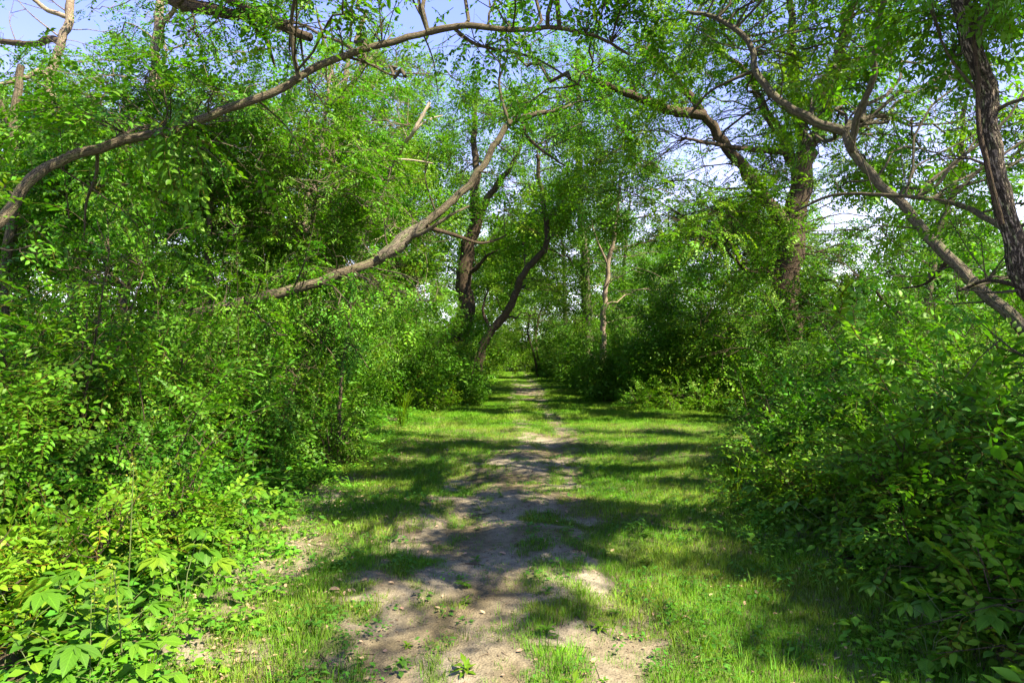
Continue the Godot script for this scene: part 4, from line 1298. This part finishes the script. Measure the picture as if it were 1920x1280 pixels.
func build_debris() -> void:
	var crumb := MB.new()
	for k in 5:
		var q := unit() * 0.5
		q.y = absf(q.y) * 0.4
		tube(crumb, [q - Vector3(0.3, 0.1, 0.1), q + Vector3(0.0, 0.15, 0.0), q + Vector3(0.3, -0.1, 0.15)], 0.28, 0.1, 5, 0.5)
	var stick := MB.new()
	tube(stick, [Vector3(-0.5, 0, 0), Vector3(0.1, 0.05, 0.06), Vector3(0.5, 0.02, -0.02)], 0.035, 0.02, 5, 0.3)
	var m := StandardMaterial3D.new()
	m.vertex_color_use_as_albedo = true
	m.roughness = 0.95
	var holder := Node3D.new()
	holder.name = "soil_crumbs"
	add_child(holder)
	tag(holder, "crumbs of earth and bits of dry stalk on the bare track", "debris", "", "stuff")
	for which in 2:
		var xf: Array = []
		var col: Array = []
		for k in [5200, 1500][which]:
			var z := -1.6 - 10.0 * pow(rng.randf(), 1.4)
			var x := rr(-2.3, 1.4)
			if bare(x, z) < 0.4 or x < -1.3:
				continue
			var s: float = rr(0.003, 0.011) * (0.6 + rng.randf()) if which == 0 else rr(0.02, 0.07)
			xf.append(Transform3D(Basis(Vector3.UP, rng.randf() * TAU).scaled(Vector3.ONE * s), Vector3(x, height(x, z) + 0.006, z)))
			var v := rr(0.5, 1.1)
			col.append(Color(0.17 * v, 0.125 * v, 0.075 * v))
		scatter([crumb, stick][which].mesh(), xf, col, "crumbs" if which == 0 else "dry_stalks", m, holder)

func build_small_things() -> void:
	build_debris()
	# plants at the foot of the thickets, every leaf a part
	var creepers := [make_plant("creeper", 0), make_plant("creeper", 4), make_plant("creeper", 3)]
	var broads := [make_plant("broad", 1), make_plant("broad", 3), make_plant("broad", 2)]
	var hearts := [make_plant("heart", 0), make_plant("heart", 1)]
	for k in 34:
		var z := -2.9 - 4.3 * pow((k + rng.randf()) / 34.0, 1.2)
		var x := edge_at(LEFT_EDGE, z) - rr(0.1, 0.8)
		sprout(broads[rng.randi() % 2 if k % 3 else 2], "leafy_plant", nth(k, "upright oval-leaved plant, %s up the track at the foot of the left thicket"), x, z, rr(0.75, 1.25), "oval-leaved plants along the left thicket")
	for k in 22:
		var z := -2.9 - 3.6 * pow((k + rng.randf()) / 22.0, 1.2)
		sprout(creepers[k % 3], "creeper_plant", nth(k, "five-leaflet creeper, %s up the track along the left thicket"), edge_at(LEFT_EDGE, z) - rr(0.05, 0.85), z, rr(0.95, 1.5), "creepers along the left thicket")
	for k in 16:
		var z := -2.8 - 4.0 * pow((k + rng.randf()) / 16.0, 1.2)
		sprout(hearts[k % 2], "heart_leaf_plant", nth(k, "low heart-leaved plant, %s up the track before the left thicket"), edge_at(LEFT_EDGE, z) - rr(-0.15, 0.5), z, rr(0.7, 1.2), "heart-leaved plants along the left thicket")
	for k in 22:
		var z := -2.9 - 4.2 * pow((k + rng.randf()) / 22.0, 1.2)
		sprout(creepers[k % 2], "creeper_plant", nth(k, "shaded five-leaflet creeper, %s up the track along the right thicket"), edge_at(RIGHT_EDGE, z) + rr(0.0, 0.7), z, rr(0.95, 1.5), "creepers along the right thicket")
	for k in 20:
		var z := -2.9 - 4.5 * pow((k + rng.randf()) / 20.0, 1.1)
		sprout(broads[2] if k % 2 else broads[0], "leafy_plant", nth(k, "shaded oval-leaved plant, %s up the track along the right thicket"), edge_at(RIGHT_EDGE, z) + rr(0.1, 1.0), z, rr(0.75, 1.2), "oval-leaved plants along the right thicket")
	for k in 18:
		var z := -2.8 - 4.6 * pow((k + rng.randf()) / 18.0, 1.1)
		sprout(hearts[k % 2], "heart_leaf_plant", nth(k, "low heart-leaved plant, %s up the track at the right grass edge"), edge_at(RIGHT_EDGE, z) + rr(-0.3, 0.4), z, rr(0.7, 1.1), "heart-leaved plants along the right grass edge")

	# weeds on the bare track
	var weed: Array = []
	for k in 3:
		var mb := MB.new()
		for j in 11:
			var a := j * 2.4
			var q := Vector3(cos(a), 0, sin(a)) * rr(0.0, 0.006) + Vector3(0, rr(0.002, 0.035), 0)
			var l := rr(0.035, 0.06)
			leaf(mb, q, Vector3(cos(a), rr(0.1, 0.8), sin(a)), Vector3(0, 1, 0.01), l, l * 0.42, 0.25, 0.3, tone(), true)
		weed.append(mb.mesh())
	for k in 46:
		var z := -2.7 - 5.5 * pow((k + rng.randf()) / 46.0, 1.3)
		var x := rr(-0.7, 1.15)
		var o := part(weed[k % 3], "weed", leaf_tints[[1, 3, 0][k % 3]], self)
		o.transform = Transform3D(Basis(Vector3.UP, rng.randf() * TAU).scaled(Vector3.ONE * rr(0.6, 1.35)), Vector3(x, height(x, z) + 0.004, z))
		tag(o, nth(k, "small green weed, %s up the bare earth of the track"), "weed", "weeds on the track")

	# tall grass
	for q in [[-2.35, -14.2, 1.0, 20, "pale clump of tall seeding grass at the left grass edge"], [-2.6, -15.6, 0.95, 18, "tall grass behind the pale clump on the left edge"], [-2.2, -13.0, 0.6, 18, "shorter bright grass in front of the pale tall clump"],
			[2.4, -7.0, 0.75, 16, "arching tall grass beside the sunlit patch on the right"], [2.75, -8.3, 0.55, 14, "knee-high grass at the corner of the right grass bay"],
			[0.2, -38.5, 1.0, 30, "tall sunlit grass where the track disappears"], [-0.6, -40.0, 1.0, 30, "grey-green tall grass left of the track end"], [0.9, -39.5, 1.1, 30, "tall grass right of the track end"]]:
		var o := thing("tall_grass", q[4], "grass clump", Vector3(q[0], 0, q[1]))
		for k in q[3]:
			var mb := MB.new()
			var a := rng.randf() * TAU
			var lean: Vector3 = Vector3(cos(a), 0, sin(a)) * rr(0.08, 0.45) * q[2]
			var p: Vector3 = Vector3(cos(a), 0, sin(a)) * rr(0.0, 0.12 if q[1] > -30.0 else 0.5)
			var h: float = q[2] * rr(0.6, 1.1)
			var b := Vector3(-sin(a), 0, cos(a)) * (0.007 if q[1] > -30.0 else 0.012)
			var last := -1
			for j in 6:
				var t := j / 5.0
				var m: Vector3 = p + Vector3(0, h * (t - 0.3 * t * t * t), 0) + lean * t * t
				var e := mb.add(m - b * (1.0 - t * 0.9), Vector3(cos(a), 0.4, sin(a)).normalized(), Vector2.ZERO, Color.WHITE)
				mb.add(m + b * (1.0 - t * 0.9), Vector3(cos(a), 0.4, sin(a)).normalized(), Vector2.ZERO, Color.WHITE)
				if last >= 0:
					mb.quad(last, e, e + 1, last + 1)
				last = e
			if k % 3 == 0 and q[2] > 0.9:
				for j in 10:
					var t := j / 10.0
					leaf(mb, p + Vector3(0, h * (0.7 + 0.18 * t), 0) + lean * (0.7 + 0.3 * t), unit() + Vector3.UP, Vector3.RIGHT, 0.03, 0.008, 0.1, 0.1, Color(1, 0.85, 1), true)
			part(mb.mesh(), "blade", leaf_tints[[3, 1, 3][k % 3]], o)

	# plume of small yellow-green leaves on the left
	var yellow := foliage_material(lin(0.36, 0.4, 0.06))
	for q in [[-2.2, -3.75, 0.95, "yellow-flowered spire standing among the left plants"], [-2.05, -3.3, 0.5, "short cream-yellow flower spike below the tall spire"]]:
		var o := thing("flowering_weed", q[3], "flower", Vector3(q[0], 0, q[1]))
		var st := MB.new()
		tube(st, [Vector3(0, -0.03, 0), Vector3(0.02, q[2] * 0.5, 0), Vector3(0.05, q[2], 0.02)], 0.005, 0.002, 5)
		part(st.mesh(), "stem", bark.green, o)
		var fl := MB.new()
		for k in 150:
			var t := rng.randf()
			var p: Vector3 = Vector3(0.05 * t, q[2] * (0.45 + 0.6 * t), 0.02 * t) + unit() * 0.075 * (1.15 - t)
			leaf(fl, p, unit(), unit(), rr(0.012, 0.022), 0.012, 0.2, 0.2, tone(), true)
		part(fl.mesh(), "blossom", yellow, o).set_meta("kind", "stuff")

	# sticks
	for q in [[-0.35, -4.9, 0.16, 0.3, "short dark twig lying on the bare track"], [0.55, -5.2, 0.1, 1.9, "thin broken twig right of the grass strip"], [-1.0, -3.4, 0.18, 1.0, "dark forked twig in the sunlit dust at lower left"], [-0.2, -6.4, 0.22, 2.6, "long thin twig across the shaded track"],
			[-1.65, -5.3, 0.3, 0.6, "dry stick on the bare patch by the left thicket"], [0.15, -3.1, 0.14, 2.2, "small twig beside the sunlit weeds at the bottom"]]:
		var mb := MB.new()
		var d := Vector3(cos(q[3]), 0, sin(q[3]))
		tube(mb, [Vector3.ZERO, d * q[2] * 0.5 + Vector3(0.01, 0.008, 0.008), d * q[2]], 0.005, 0.003, 6, 0.3)
		tube(mb, [d * q[2] * 0.5, d * q[2] * 0.6 + Vector3(-d.z, 0.1, d.x) * 0.06], 0.003, 0.002, 5)
		var o := part(mb.mesh(), "twig", bark.twig, self)
		o.position = Vector3(q[0], height(q[0], q[1]) + 0.008, q[1])
		tag(o, q[4], "twig")
	begin("dead_branch", "bleached dead branch with forked twigs caught in the right bush", Vector3(3.2, 0.0, -6.0), "bleached", Color.WHITE, "oval", "", "branch")
	limb("stick", [at(1590, 905, 6.0), at(1625, 892, 5.9), at(1655, 872, 5.8), at(1668, 850, 5.8), at(1655, 832, 5.8)], 0.012, 0.006, 7)
	limb("stick", [at(1625, 892, 5.9), at(1610, 870, 5.8), at(1590, 862, 5.75), at(1565, 855, 5.7)], 0.008, 0.003, 6)
	finish()
	for q in [[-1.55, -3.35, "curled brown leaf on the soil in the lower left"], [-1.2, -4.3, "dry leaf at the edge of the lower left grass"], [-0.1, -5.1, "pale dry leaf beside the dark twig on the track"], [-1.9, -4.9, "reddish fallen leaf by the left plants"], [1.0, -3.9, "tan leaf in the grass right of the track"]]:
		var o := part(leaf_shapes[0], "fallen_leaf", dry_leaf(), self)
		o.transform = Transform3D(Basis.from_euler(Vector3(rr(-0.3, 0.3), rng.randf() * TAU, rr(-0.3, 0.3))).scaled(Vector3.ONE * rr(0.06, 0.09)), Vector3(q[0], height(q[0], q[1]) + 0.02, q[1]))
		tag(o, q[2], "leaf")

var dry_cache: StandardMaterial3D
func dry_leaf() -> StandardMaterial3D:
	if dry_cache == null:
		dry_cache = StandardMaterial3D.new()
		dry_cache.albedo_color = lin(0.33, 0.2, 0.12)
		dry_cache.roughness = 0.85
		dry_cache.cull_mode = BaseMaterial3D.CULL_DISABLED
	return dry_cache
